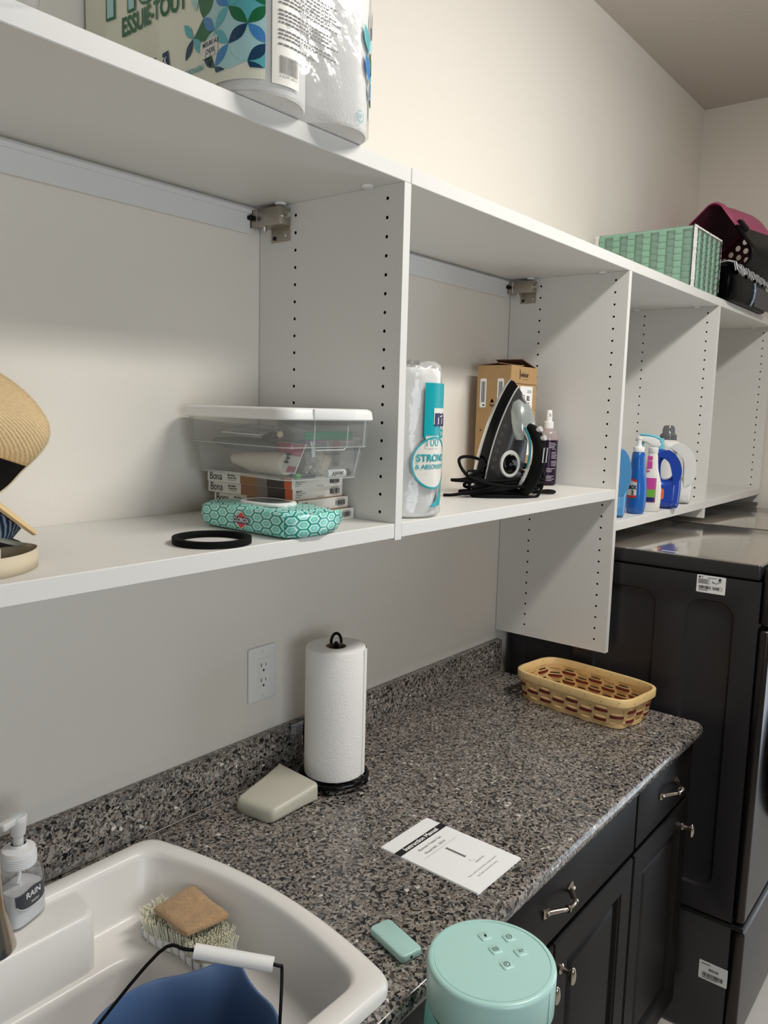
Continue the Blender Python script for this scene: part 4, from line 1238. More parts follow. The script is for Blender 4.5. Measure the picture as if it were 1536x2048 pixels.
# white back panel of the print with small text and barcode, on the front
b = MB(); b.loft([[pack_pt(.338+(.3820-.338)*i/12, z, .0014) for i in range(13)] for z in (T1+.014, T1+.1, T1+.2, T1+.27)], closed=False)
fp = pobj('text_panel', b, MATS['print_white'], None, 60)
b = MB(); fn = lambda s, z: pack_pt(s, z, .0024)
b.barcode(.3485, 2.149, .379, 2.171, lambda u, v: fn(u, v), 30, 21); b.text('6 42379 10451 7', .0045, lambda u, v: fn(.364+u, 2.1455+v))
rnd = random.Random(11)
for k in range(17):
    z = 2.187+k*.0048 if k else 2.184
    if k in (4, 9): continue
    e = .375+.085*rnd.random() if k < 3 else .44+.025*rnd.random()
    s = .3465
    while s < e:
        w = .003+.006*rnd.random(); w = min(w, e-s)
        b.face([fn(s, z), fn(s+w, z), fn(s+w, z+.0021), fn(s, z+.0021)]); s += w+.0012
o = pobj('small_print', b, MATS['ink_grey'], fp)
# petals at the right end
endb = MB(); EM = []
for k, (a_, c_, m) in enumerate([((.515, 2.27), (.530, 2.235), 'aqua'), ((.530, 2.235), (.556, 2.21), 'leaf_green'), ((.530, 2.235), (.553, 2.262), 'pale_aqua'), ((.553, 2.262), (.58, 2.236), 'aqua'), ((.556, 2.21), (.58, 2.236), 'navy'),
        ((.520, 2.232), (.534, 2.196), 'sky_blue'), ((.534, 2.196), (.556, 2.21), 'aqua'), ((.534, 2.196), (.550, 2.168), 'sky_blue'), ((.550, 2.168), (.572, 2.184), 'leaf_green'), ((.556, 2.21), (.572, 2.184), 'pale_aqua'),
        ((.553, 2.262), (.545, 2.30), 'navy'), ((.553, 2.262), (.575, 2.29), 'sky_blue'), ((.58, 2.236), (.60, 2.21), 'sea_green'), ((.572, 2.184), (.60, 2.21), 'aqua'), ((.572, 2.184), (.585, 2.15), 'aqua')]):
    into(endb, EM, [lens(a_, c_, .23)], m, P2)
pobj('petal_print', endb, EM, PK)
b = MB(); b.fill([ellipse(.508, 2.139, .0075, .0085, 24), ellipse(.508, 2.139, .0066, .0076, 24)], P2); b.text('SP', .008, lambda u, v: P2(.508+u, 2.139+v)); pobj('seal_print', b, MATS['pack_teal'], PK)

# ---- second white pack, cut by the frame
t = thing('tissue_pack', 'plain white film-wrapped roll pack at the far left of the top shelf', 'tissue pack', (-.735, -.245, T1))
b = MB(); o_ = roundrect(-.106, -.135, .082, .135, .05, 6)
b.loft([[(u, v, z) for u, v in offset2(o_, -d)] for d, z in ((.012, .0006), (.003, .003), (0, .012), (0, .22), (.02, .24))], cap0=True, cap1=True); obj('rolls', b, MATS['towel_paper'], t, smooth=40)
b = MB(); o_ = roundrect(-.110, -.139, .104, .137, .05, 6)
b.loft([[(u, v, z) for u, v in offset2(o_, -d)] for d, z in ((.010, .0004), (.001, .003), (0, .012), (0, .23), (.02, .25))]); obj('film_wrap', b, MATS['thin_film'], t, smooth=40)

# ---- mint woven basket in cellophane
GX0, GX1, GY0, GY1, GH = 1.482, 1.772, -.3530, -.030, .184
t = thing('gift_basket', 'mint green woven strap basket wrapped in cellophane on top of the shelving', 'basket', ((GX0+GX1)/2, (GY0+GY1)/2, T1))
hx, hy = (GX1-GX0)/2-.007, (GY1-GY0)/2-.007
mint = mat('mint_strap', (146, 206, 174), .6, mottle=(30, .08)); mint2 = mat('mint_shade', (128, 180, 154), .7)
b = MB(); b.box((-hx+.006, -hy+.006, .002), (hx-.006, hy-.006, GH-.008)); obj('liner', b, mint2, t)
def weave(fn, L, n, rows, mm):
    """upright straps passing over and under horizontal ones; fn(u, z, out)"""
    w = L/n; hz = GH/rows
    b = MB()
    for i in range(n):
        for r in range(rows):
            over = (i % 2 == 0)
            o1 = .0085 if over else .0005
            u0, u1 = i*w+.0012, (i+1)*w-.0012
            zA, zB = r*hz+.0012+(.35*hz if not over else 0), (r+1)*hz-.0012+(.35*hz if not over else 0)
            zB = min(zB, GH)
            if zB-zA < .002: continue
            pts = [(zA, o1-.0018), (zA+.3*(zB-zA), o1), (zB-.15*(zB-zA), o1+.0008), (zB, o1-.0006)]
            b.loft([[fn(u0, z, o_), fn((u0*3+u1)/4, z, o_+.0008), fn((u0+3*u1)/4, z, o_+.0008), fn(u1, z, o_)] for z, o_ in pts], closed=False)
    return b
for nm, fn, L, n in (('side_weave', lambda u, z, o_: (-hx-o_+.004, hy-u, z), 2*hy, 12), ('front_weave', lambda u, z, o_: (-hx+u, -hy-o_+.004, z), 2*hx, 11),
                     ('side_weave', lambda u, z, o_: (hx+o_-.004, -hy+u, z), 2*hy, 12), ('front_weave', lambda u, z, o_: (hx-u, hy+o_-.004, z), 2*hx, 11)):
    wv = weave(fn, L, n, 9, mint)
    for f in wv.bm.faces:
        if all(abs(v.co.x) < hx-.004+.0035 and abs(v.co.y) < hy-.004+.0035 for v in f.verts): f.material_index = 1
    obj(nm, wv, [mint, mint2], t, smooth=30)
b = MB(); b.tube([(-hx, -hy, GH-.004), (hx, -hy, GH-.004), (hx, hy, GH-.004), (-hx, hy, GH-.004)], .004, 8, closed=True); obj('rim', b, mint, t, smooth=50)
b = MB(); wx, wy = hx+.0062, hy+.0062
nseg = 26
def wrinkle(u, z): return .0016*math.sin(u*140+z*60)+.0012*math.sin(u*61-z*150)
b.loft([[(-wx+2*wx*i/nseg, -wy-.001-wrinkle(i/nseg*.3, z)-.001, z) for i in range(nseg+1)] for z in [GH*k/10+.001 for k in range(11)]], closed=False)
b.loft([[(-wx-.0008, -wy+2*wy*i/nseg, z) for i in range(nseg+1)] for z in [GH*k/4+.001 for k in range(5)]], closed=False)
b.loft([[(wx+.0008, -wy+2*wy*i/nseg, z) for i in range(nseg+1)] for z in [GH*k/4+.001 for k in range(5)]], closed=False)
b.face([(-wx, -wy, GH+.001), (wx, -wy, GH+.001), (wx, wy, GH+.001), (-wx, wy, GH+.001)])
cello = obj('cellophane', b, MATS['thin_film'], t, smooth=50)
def crinkle(n, x, y, horizontal=None):
    b = MB(); rnd = random.Random(n); m = 30
    A, B = [], []
    for i in range(m+1):
        z = .001+GH*i/m; A.append((x[0]+rnd.uniform(-.0008, .0008), y[0]+rnd.uniform(-.0008, .0008), z)); B.append((x[1]+rnd.uniform(-.0012, .0012), y[1]+rnd.uniform(-.0012, .0012), z))
    b.loft([A, B], closed=False); return b
white_film = mat('film_white', (226, 224, 220), .25)
obj('film_seam', crinkle(1, (-wx-.001, -wx+.024), (-wy-.003, -wy-.0055)), white_film, cello)
obj('film_seam', crinkle(2, (wx+.001, wx-.008), (-wy-.003, -wy-.005)), white_film, cello)
obj('film_seam', crinkle(3, (-wx-.002, -wx-.003), (wy+.001, wy-.012)), white_film, cello)
b = MB()
b.loft([[(-wx+2*wx*i/30, -wy-.004+random.uniform(-.001, .001), GH-.002) for i in range(31)], [(-wx+2*wx*i/30, -wy-.003+random.uniform(-.001, .001), GH+.005) for i in range(31)]], closed=False); obj('film_seam', b, white_film, cello)

# ---- pet carrier lying on its edge behind the black bag
CC = Vector((2.075, -.206, 2.328)); S_ = .142; CL = .33
t = thing('pet_carrier', 'pink and black plastic pet carrier tipped on its edge behind the mint basket', 'pet carrier', (CC.x, CC.y, T1))
rotc = Matrix.Rotation(math.radians(-38), 3, 'X'); yawc = Matrix.Rotation(math.radians(-14), 3, 'Z')
def cp(x, u, v): return yawc @ (Vector((x, 0, 0)) + rotc @ Vector((0, u, v))) + Vector((0, 0, CC.z-T1))
pink = mat('carrier_pink', (186, 88, 124), .45); pin2 = mat('carrier_maroon', (92, 40, 58), .5)
def half(side):
    """upper (pink) or lower (black) tub: C-shaped section swept along x"""
    out = []
    sec = roundrect(-S_, -S_, S_, S_, .045, 6)
    if side > 0: pts = [(S_, .0)] + [p for p in sec if p[1] > .02] + [(-S_, .0)]
    else: pts = [(-S_, .0)] + [p for p in sec if p[1] < -.02] + [(S_, .0)]
    return pts
for side, nm, m in ((1, 'upper_shell', pink), (-1, 'lower_shell', MATS['black_plastic'])):
    P = half(side); b = MB()
    xs_ = [(0, 1.0), (.006, 1.03), (.025, 1.03), (.026, .985), (.12, 1.0), (.24, .985), (CL-.03, .93), (CL, .84)]
    L = [[cp(x, u*k, v*k) for u, v in P] for x, k in xs_]
    b.loft(L, closed=False)
    sh = obj(nm, b, m, t, smooth=40, solid=.0035)
    b = MB(); n0 = len(P)
    # end wall with round air holes, its own half
    hol = []
    for a in range(-2, 3):
        for c in range(3):
            u = a*.036+(c % 2)*.018; v = side*(.030+c*.032)
            if abs(u) < .085: hol.append(ellipse(u, v, .0115, .0115, 14))
    k = .84
    b.fill([[(u*k, v*k) for u, v in P]] + hol, lambda u, v: cp(CL, u, v)); obj('back_wall', b, pin2 if side > 0 else pin2, sh, solid=.003)
    b = MB()
    L = [[cp(x, u*.955, v*.955) for u, v in P] for x in (.004, CL-.02)]
    b.loft([[cp(x, u*kk, v*kk) for u, v in P] for x, kk in ((.004, .965), (.12, .965), (CL-.02, .88))], closed=False); obj('lining', b, pin2 if side > 0 else MATS['black_plastic'], sh, smooth=40)
b = MB(); b.tube([cp(.10, -.05, S_+.004), cp(.12, -.05, S_+.022), cp(.20, -.05, S_+.022), cp(.22, -.05, S_+.004)], .008, 10, smooth=4); obj('handle', b, pink, t, smooth=50)
for s in (-1, 1):
    b = MB(); b.box((-.016, -.012, -.022), (.016, .012, .026), .005, 2)
    for v in b.bm.verts: v.co = cp(.045+v.co.x, s*(S_+.004)+v.co.y, v.co.z)
    obj('latch', b, MATS['black_plastic'], t, smooth=40)
b = MB(); b.tube([cp(.0, S_*.99, .0), cp(-.002, S_*1.03, -.05), cp(-.002, S_*1.0, -S_*.8), cp(-.002, S_*.6, -S_*1.03), cp(-.002, -.3*S_, -S_*1.04)], .016, 10, smooth=5); obj('front_rim', b, MATS['black_plastic'], t, smooth=50)

# ---- glossy black bag with zebra trim
t = thing('handbag', 'glossy black patent bag with zebra print trim at the right end of the shelf top', 'bag', (2.075, -.346, T1))
b = MB()
def bs(z, hx_, hy_, e=5): return [(x, y, z) for x, y in superell(hx_, hy_, e, 48)]
b.loft([bs(.0006, .235, .034), bs(.006, .246, .040), bs(.03, .250, .043), bs(.075, .246, .042), bs(.105, .235, .036), bs(.118, .225, .028), bs(.122, .20, .018)], cap0=True, cap1=True)
obj('body', b, mat('patent_black', (4, 4, 6), .30, spec=.03), t, smooth=50)
b = MB(); b.tube([(-.02, -.0425, .004), (.0, -.044, .025), (.015, -.0445, .06), (.012, -.042, .088)], .0045, 8, smooth=5); obj('piping', b, mat('bag_piping', (150, 170, 200), .1, metal=.3), t, smooth=50)
b = MB(); b.box((.02, -.0452, .006), (.236, -.0400, .080), .002, 1); obj('front_pocket', b, mat('pocket_reflection_grey', (58, 58, 64), .45), t)  # gloss reflection right of the piping is put into the pocket's grey
b = MB()
b.loft([[(-.235+.47*i/30, -.040-.004*math.sin(i*.9), .097+.006*math.sin(i*1.7)) for i in range(31)], [(-.235+.47*i/30, -.034-.004*math.sin(i*1.2), .123+.007*math.sin(i*1.3+.5)) for i in range(31)], [(-.235+.47*i/30, -.01, .133+.006*math.sin(i*1.1)) for i in range(31)], [(-.235+.47*i/30, .02, .128) for i in range(31)]], closed=False)
obj('zebra_trim', b, MATS['zebra'], t, smooth=50, solid=.002)

# ================================================================== LEFT BAY
# ---- four boxes of dusting pads
bx_w, bx_l, bx_h = .1345, .215, .0203
def pad_box(x, y, k, yaw, label):
    t = thing('dusting_pad_box', label, 'box', (x, y, S12+.0003+k*(bx_h+.0002)), math.radians(yaw), 'dusting pad boxes under the plastic bin')
    b = MB(); b.box((0, 0, 0), (bx_w, bx_l, bx_h), .0006, 1); c = obj('carton', b, MATS['print_white'], t)
    fs = lambda u, v: (-.0004, bx_l-u, v); ff = lambda u, v: (u, -.0004, v)
    for nm, m, u0, u1 in (('wood_print', 'wood_print', .088, .130), ('grey_print', 'grey_print', .130, .155), ('dark_print', 'dark_print', .155, .197), ('orange_print', 'orange', .197, .2148)):
        b = MB(); b.rect(u0, .0006, u1, bx_h-.0006, fs); obj(nm, b, MATS[m], t)
    b = MB(); f2 = lambda u, v: (-.0006, bx_l-u, v)
    b.text('Bona', .0205, lambda u, v: f2(.006+u, .0100+v), 'LEFT', .0, .82)
    b.text('Microfiber', .0046, lambda u, v: f2(.055+u, .0140+v), 'LEFT', .02); b.text('Dusting Pad', .0046, lambda u, v: f2(.055+u, .0095+v), 'LEFT', .02); b.text('for hardwood floors', .0026, lambda u, v: f2(.055+u, .0055+v), 'LEFT')
    obj('side_lettering', b, MATS['ink'], c)
    b = MB(); f2 = lambda u, v: (u, -.0006, v)
    b.text('Bona US', .0042, lambda u, v: f2(.008+u, .0150+v), 'LEFT', .03); b.text('Englewood, CO 80112', .0028, lambda u, v: f2(.008+u, .0115+v), 'LEFT'); b.text('877-289-2662', .0028, lambda u, v: f2(.008+u, .0082+v), 'LEFT'); b.text('bona.com', .0028, lambda u, v: f2(.008+u, .0050+v), 'LEFT')
    b.text('Made in China', .0028, lambda u, v: f2(.072+u, .0030+v)); b.barcode(.098, .0055, .125, .0150, f2, 22, 30+k); b.text('7 37025 01128', .0026, lambda u, v: f2(.112+u, .0040+v))
    b.rect(.101, .0165, .121, .0172, f2)
    obj('end_lettering', b, MATS['ink'], c)
    b = MB(); b.rect(.0006, .0006, bx_w-.0006, bx_l-.0006, lambda u, v: (u, v, bx_h+.0002)); obj('top_print', b, MATS['wood_print'], t)
    return t
pad_box(-.1380, -.2690, 0, 2, 'bottom dusting pad box of the stack, resting on the shelf')
pad_box(-.1400, -.2560, 1, 2, 'second dusting pad box from the bottom of the stack, behind the wipes')
pad_box(-.1450, -.2470, 2, 2.5, 'dusting pad box third from the bottom with its whole end label showing')
pad_box(-.1540, -.2540, 3, 2, 'top dusting pad box of the stack, directly under the clear plastic bin')
BZ0 = S12+.0003+4*(bx_h+.0002)+.0004

# ---- clear bin with white lid
Nc = Vector((-.243, -.326)); dA = Vector((.110, .994)).normalized(); dB = Vector((.994, -.110)).normalized()
LA, LB = .312, .207
cx_, cy_ = Nc.x+dA.x*LA/2+dB.x*LB/2, Nc.y+dA.y*LA/2+dB.y*LB/2
yaw_ = math.atan2(dB.y, dB.x)
t = thing('storage_bin', 'clear plastic storage bin with white lid, full of odds and ends, on the box stack', 'storage bin', (cx_, cy_, BZ0), yaw_)
b = MB(); hb, ha = LB/2, LA/2
def rr(i, z, r=.025): return [(u, v, z) for u, v in roundrect(-hb+i, -ha+i, hb-i, ha-i, r, 6)]
b.loft([rr(.026, .0045, .018), rr(.024, .0005, .02), rr(.0215, .0015, .022), rr(.0135, .052, .024), rr(.0135, .054, .024), rr(.0085, .056, .026), rr(.0055, .098, .028), rr(.0045, .1015, .028)], cap0=True)
obj('tub', b, MATS['clear_plastic'], t, smooth=45)
b = MB()
for z, i in ((.0545, .0105), (.0012, .0225)): b.tube([(u, v, z) for u, v in roundrect(-hb+i, -ha+i, hb-i, ha-i, .023, 5)], .0009, 6, closed=True)
f_ = lambda u, v: (u, -ha+.0075-(v-.056)*.06-.0009+.003, v)
b.tube([f_(-.036, .100), f_(-.036, .056), f_(-.032, .050), f_(.030, .050), f_(.036, .056), f_(.036, .100)], .0011, 6)
obj('moulded_edges', b, film('edge_clear', (225, 228, 226), .35, .1, .4), t, smooth=True)
b = MB()
b.loft([rr(.010, .0995, .026), rr(.0015, .0985, .030), rr(0, .1005, .03), rr(.0015, .113, .03), rr(.004, .1165, .03), rr(.008, .118, .03), rr(.019, .118, .022), rr(.021, .1165, .022), rr(.030, .1165, .018), rr(.032, .1175, .018)], cap1=True)
obj('lid', b, MATS['white_plastic'], t, smooth=40)
b = MB(); b.box((-.045, -ha-.0022, .0995), (.045, -ha+.006, .1165), .002, 2); obj('latch_tab', b, MATS['white_plastic'], t, smooth=40)
# what lies inside the bin: things of their own
def inbin(name, label, cat, u, v, z, rz=0, rot=None, group=None):
    c, s = math.cos(yaw_), math.sin(yaw_)
    r_ = (rot[0], rot[1], rot[2]+yaw_) if rot else None
    return thing(name, label, cat, (cx_+u*c-v*s, cy_+u*s+v*c, BZ0+z), rz+yaw_, group, r_)
t = inbin('trigger_lighter', 'grey stick lighter lying across the top inside the clear bin', 'lighter', -.025, -.02, .066, rot=(0, .10, 1.1))
b = MB(); b.loft([[(x, y, z) for y, z in superell(w, h, 3, 16)] for x, w, h in ((-.075, .003, .003), (-.02, .0045, .004), (-.018, .008, .009), (.03, .009, .010), (.075, .007, .008))], cap0=True, cap1=True); obj('body', b, mat('dark_grey', (74, 78, 80), .4), t, smooth=40)
b = MB(); b.cyl((-.078, 0, 0), (-.074, 0, 0), .005, n=14); obj('tip', b, MATS['cream'], t, smooth=40)
t = inbin('nail_file_card', 'clear blister card lying flat near the lid inside the bin', 'card', -.03, .03, .074, rot=(.05, -.06, .5))
b = MB(); b.box((-.05, -.035, 0), (.05, .035, .0012)); obj('card', b, MATS['paper'], t)
b = MB(); b.box((-.04, -.025, .0014), (.04, .025, .010), .003, 2); obj('blister', b, MATS['clear_plastic'], t)
t = inbin('white_tube', 'cream plastic tube with a blue label lying at the left inside the bin', 'tube', -.040, -.005, .024, rot=(0, 0, PI/2-.05))
b = MB(); b.lathe([(.004, -.085), (.018, -.083), (.0195, -.075), (.0195, .02), (.017, .03), (.012, .07), (.010, .08)], 28, axis=Matrix(((0, 0, 1), (1, 0, 0), (0, 1, 0))), cap0=True, cap1=True); obj('barrel', b, mat('tube_cream', (226, 216, 204), .4), t, smooth=40)
b = MB(); b.lathe([(.0199, .038), (.0199, .066)], 16, axis=Matrix(((0, 0, -1), (-1, 0, 0), (0, 1, 0))), a0=-.2, a1=1.6); obj('label_print', b, MATS['sky_blue'], t, smooth=True)
t = inbin('battery_card', 'pink and white battery card with silver cells inside the bin', 'battery pack', -.058, -.085, .012, rot=(0, -1.15, -.12))
b = MB(); b.box((0, -.047, -.001), (.052, .047, 0)); obj('card', b, MATS['paper'], t)
fn = lambda u, v: (u, v, .0004)
b = MB(); b.rect(.030, -.046, .051, .046, fn); b.rect(.002, -.046, .012, -.02, fn); obj('pink_print', b, mat('pink_print', (196, 96, 122), .5), t)
b = MB(); b.text('RAZE', .024, lambda u, v: (.024+v, -u+.012, .0008), bold=.03); obj('lettering', b, MATS['ink'], t)
for k in range(5):
    t = inbin('silver_battery', 'silver cell lying loose by the battery card inside the bin', 'battery', -.018+.004*k, -.112-.002*(k % 2), .014+.0082*(k % 3)+(.003 if k > 2 else 0), rot=(0, PI/2-.12, .5+.04*k), group='silver cells inside the clear bin')
    b = MB(); b.lathe([(.0, -.022), (.0048, -.022), (.005, -.021), (.005, .019), (.0042, .0205), (.0018, .021), (.0018, .0225), (0, .0225)], 18); obj('casing', b, mat('cell_silver', (196, 192, 186), .3, metal=.7) if 'cell_silver' not in MATS else MATS['cell_silver'], t, smooth=40)
t = inbin('zip_bag', 'clear zip bag with a green seal strip inside the right end of the bin', 'zip bag', .030, -.116, .006, rot=(-.13, 0, .02))
b = MB()
def zb(i, z, s): u = -.055+.11*i/12; return (u, s*(.010*math.sin(PI*i/12))*(1-z/.075)+.002*math.sin(i*1.7+z*60), z)
for s in (1, -1): b.loft([[zb(i, z, s) for i in range(13)] for z in (.0, .02, .04, .058)], closed=False)
obj('pouch', b, MATS['thin_film'], t, smooth=50)
b = MB(); b.box((-.055, -.0015, .0595), (.055, .0015, .0735), .0006, 1); obj('green_strip', b, mat('zip_green', (48, 150, 112), .4), t)
b = MB(); b.box((-.055, -.0019, .0575), (.055, .0019, .0588)); obj('seal_line', b, mat('zip_mauve', (150, 120, 160), .4), t)
t = inbin('tan_packet', 'small tan folded packet in the zip bag inside the bin', 'packet', .012, -.102, .010, rot=(-.12, .5, .1))
b = MB(); b.box((-.019, -.002, 0), (.019, .002, .036), .001, 1); obj('fold', b, mat('packet_tan', (206, 192, 164), .7), t); b = MB(); b.box((.0005, -.0024, .001), (.0012, -.0021, .035)); obj('crease', b, MATS['kraft_dark'], t)
t = inbin('red_black_battery', 'black and red battery standing tilted in the zip bag', 'battery', .052, -.100, .0245, rot=(-.15, .25, .2))
b = MB(); b.mi = 0; b.lathe([(0, -.005), (.0068, -.005), (.0070, -.004), (.0070, .024)], 18); b.mi = 1; b.lathe([(.0070, .024), (.0070, .036), (.004, .038), (.002, .038), (.002, .040), (0, .040)], 18); obj('casing', b, [mat('cell_black', (46, 44, 52), .4), mat('cell_red', (206, 96, 84), .4)], t, smooth=40)
t = inbin('white_battery', 'white battery with dark cap and black lettering on the floor of the bin', 'battery', .042, -.118, .0085, rot=(0, PI/2, 0))
b = MB(); b.mi = 0; b.lathe([(0, -.026), (.0066, -.026), (.0068, -.025), (.0068, .014)], 18); b.mi = 1; b.lathe([(.0068, .014), (.0068, .024), (.002, .0255), (0, .0255)], 18); o = obj('casing', b, [MATS['paper'], MATS['cell_black']], t, smooth=40)
b = MB(); b.text('Vinnic', .0105, lambda u, v: (-.0071*math.cos(v/.0071)*0 + v, -.00715*math.cos(v/.0071), -u-.006) if False else (v, -.0072, u-.006), bold=.03); obj('lettering', b, MATS['ink'], o)
t = inbin('green_battery', 'slim dark battery with a green band at the near corner of the bin floor', 'battery', -.036, -.124, .0068, rot=(0, PI/2-.02, .06))
b = MB(); b.mi = 0; b.lathe([(0, -.022), (.005, -.022), (.0052, -.021), (.0052, -.012)], 16); b.mi = 1; b.lathe([(.0052, -.012), (.0052, .02), (0, .0205)], 16); obj('casing', b, [mat('cell_green', (52, 140, 70), .4), MATS['cell_black']], t, smooth=40)
t = inbin('blue_packet', 'dark teal foil packet resting on the things inside the bin', 'packet', .01, -.055, .052, rot=(-.35, -.1, .35))
b = MB(); b.box((-.045, -.03, 0), (.045, .03, .007), .003, 2); obj('pouch', b, mat('packet_teal', (58, 98, 116), .35), t, smooth=40)
t = inbin('grey_pouch', 'dark grey pouch filling the middle of the bin', 'pouch', -.03, .03, .043, rot=(.04, 0, .1))
b = MB(); b.loft([[(u, v, z) for u, v in superell(.042*k, .09*k, 3, 24)] for k, z in ((.7, .0), (1, .006), (.95, .014), (.6, .018))], cap0=True, cap1=True); obj('pouch', b, mat('pouch_grey', (92, 100, 102), .5), t, smooth=50)

# ---- pack of wipes
WX, WY = -.212, -.2525
t = thing('wipes_pack', 'teal patterned soft pack of disinfecting wipes lying in front of the boxes', 'wipes', (WX, WY, S12), math.radians(-1.5))
b = MB(); hw, hl, hh = .056, .100, .043
def wsec(y, k, kz, top=.0):
    pts = []
    for u, v in superell(hw*k, hh/2*kz, 6.5, 40): pts.append((u, y, max(.0006, hh/2+v + .0015*math.sin(u*120+y*70)*(1 if v > 0 else 0))))
    return pts
b.loft([wsec(hl+.006, .90, .12), wsec(hl, .97, .72), wsec(hl-.012, 1.0, .97), wsec(hl-.04, 1.0, 1.0), wsec(.0, 1.0, 1.0), wsec(-hl+.04, 1.0, 1.0), wsec(-hl+.008, 1.0, .98), wsec(-hl, .99, .95), wsec(-hl-.003, .97, .88)], cap0=True, cap1=True)
obj('wrapper', b, MATS['wipes_pattern'], t, smooth=55, uv=True)
# crimped end fin folding to the right
b = MB()
b.loft([[(-hw*.96+.020*0, -hl-.0045, z) for z in (.004, .014, .024, .034)], [(-.02, -hl-.012, z) for z in (.002, .014, .026, .038)], [(.02, -hl-.013, z) for z in (.003, .014, .027, .037)], [(.060, -hl-.004, z) for z in (.006, .016, .028, .038)], [(.092, -hl+.014, z) for z in (.016, .022, .028, .034)]], closed=False)
obj('end_seal', b, MATS['wipes_pattern'], t, smooth=55, uv=True, solid=.001)
b = MB(); b.loft([[(u, v-.006, hh+z) for u, v in superell(.034*k, .050*k, 2.8, 36)] for k, z in ((1, .0), (1, .0035), (.96, .005), (.86, .0052), (.84, .0042))], cap1=True); ld = obj('flip_lid', b, MATS['white_plastic'], t, smooth=40)
b = MB(); b.fill([superell(.027, .041, 2.6, 32)], lambda u, v: (u, v-.006, hh+.0047)); obj('lid_window', b, mat('lid_grey', (110, 122, 120), .25), ld)
fn = lambda u, v: (-hw-.0012, -u-.006, .020+v)
b = MB(); b.poly([(-.021, .001), (0, .0145), (.021, .001), (0, -.0145)], fn); lg = obj('logo_edge', b, MATS['print_white'], t)
fn2 = lambda u, v: (-hw-.0016, -u-.006, .020+v)
b = MB(); b.poly([(-.0188, .001), (0, .0130), (.0188, .001), (0, -.0126)], fn2); obj('logo_red', b, MATS['logo_red'], lg)
fn3 = lambda u, v: (-hw-.0020, -u-.006, .020+v)
b = MB(); b.poly([(-.0195, .0055), (.0195, .0055), (.0195, -.0045), (-.0195, -.0045)], fn3); obj('logo_bar', b, MATS['logo_navy'], lg)
b = MB(); b.text('CLOROX', .0100, lambda u, v: (-hw-.0024, -u-.006, .0205+v), bold=.03, sx=.92); obj('logo_lettering', b, MATS['print_white'], lg)

# ---- black ring
b = MB(); n = 56
b.loft([[(.0575*math.cos(2*PI*i/n)*k, .0575*math.sin(2*PI*i/n)*k, z) for i in range(n)] for k, z in ((1, 0), (1.005, .001), (1.005, .0085), (1, .0095), (.86, .0095), (.85, .0085), (.85, .001), (.86, 0), (1, 0))])
o = obj('rubber_ring', b, MATS['black_matte'], smooth=35, loc=(-.3620, -.2990, S12+.0003)); tag(o, 'flat black rubber ring lying on the shelf in front of the wipes', 'ring')

# ---- hats at the left end of the shelf
HC = Vector((-.80, -.235, 1.655))
t = thing('straw_hat', 'tan straw sun hat with a black band leaning at the left of the shelf', 'hat', (HC.x, HC.y, S12))
ofh = Vector((0, 0, HC.z-S12))
ep = [(-.655, -.135, 1.772), (-.625, -.190, 1.746), (-.602, -.228, 1.718), (-.5895, -.250, 1.690), (-.5858, -.2545, 1.672), (-.589, -.253, 1.655), (-.600, -.247, 1.638), (-.612, -.233, 1.620), (-.625, -.224, 1.602), (-.640, -.215, 1.588)]
ep = [p for p in spline([Vector(p)-HC for p in ep], 6)]
M_ = 12
def brim(i, j, lift=0.0):
    e = ep[i]; k = j/M_; c = Vector((-.02, .02, .03))
    p = c + (e-c)*k
    bul = math.sin(PI*k)*.030 + .012*math.sin(PI*k*.5)
    return p + Vector((-.30, -.75, .25))*(bul+lift) + ofh
split = int(len(ep)*.735)
b = MB(); b.loft([[brim(i, j) for j in range(M_+1)] for i in range(split+1)], closed=False); obj('brim', b, MATS['straw_braid'], t, smooth=60, solid=.002)
b = MB(); b.loft([[brim(i, j) for j in range(M_+1)] for i in range(split, len(ep))], closed=False); obj('black_band', b, MATS['black_matte'], t, smooth=60, solid=.002)
b = MB(); b.tube([brim(i, M_) for i in range(len(ep))], .0018, 8); obj('hem', b, MATS['cream'], t, smooth=True)
b = MB(); b.lathe([(.095, .0), (.10, .04), (.092, .09), (.06, .115), (0, .12)], 32, (0, 0, 0), axis=Matrix.Rotation(math.radians(-75), 3, 'Y'))
bmesh.ops.translate(b.bm, verts=b.bm.verts, vec=ofh+Vector((-.045, .05, .07))); obj('crown', b, MATS['straw_braid'], t, smooth=60)
# striped hat under it: tan brim edge-on, blue striped crown
fI = Vector((.442, .888, -.127)).normalized(); rI = Vector((.895, -.446, 0)).normalized(); zI = rI.cross(fI)
dd = rI*.743-zI*.669; nn = rI*.669+zI*.743
tip = Vector((-.6065, -.2570, 1.5425))
ax = Matrix((fI, -dd, nn)).transposed()
ctr = tip - dd*.115
t = thing('striped_hat', 'hat with blue striped cloth crown and tan brim, tilted under the straw sun hat', 'hat', (ctr.x, ctr.y, S12))
oc = Vector((0, 0, ctr.z-S12))
b = MB(); b.lathe([(.09, -.004), (.112, -.0035), (.115, 0), (.112, .0035), (.09, .004), (.0, .004)], 44, oc, axis=ax); obj('brim', b, MATS['straw'], t, smooth=50)
b = MB(); b.lathe([(.096, -.005), (.097, -.0295), (.088, -.034), (.0, -.036)], 44, oc, axis=ax); obj('crown', b, MATS['blue_stripe'], t, smooth=50)
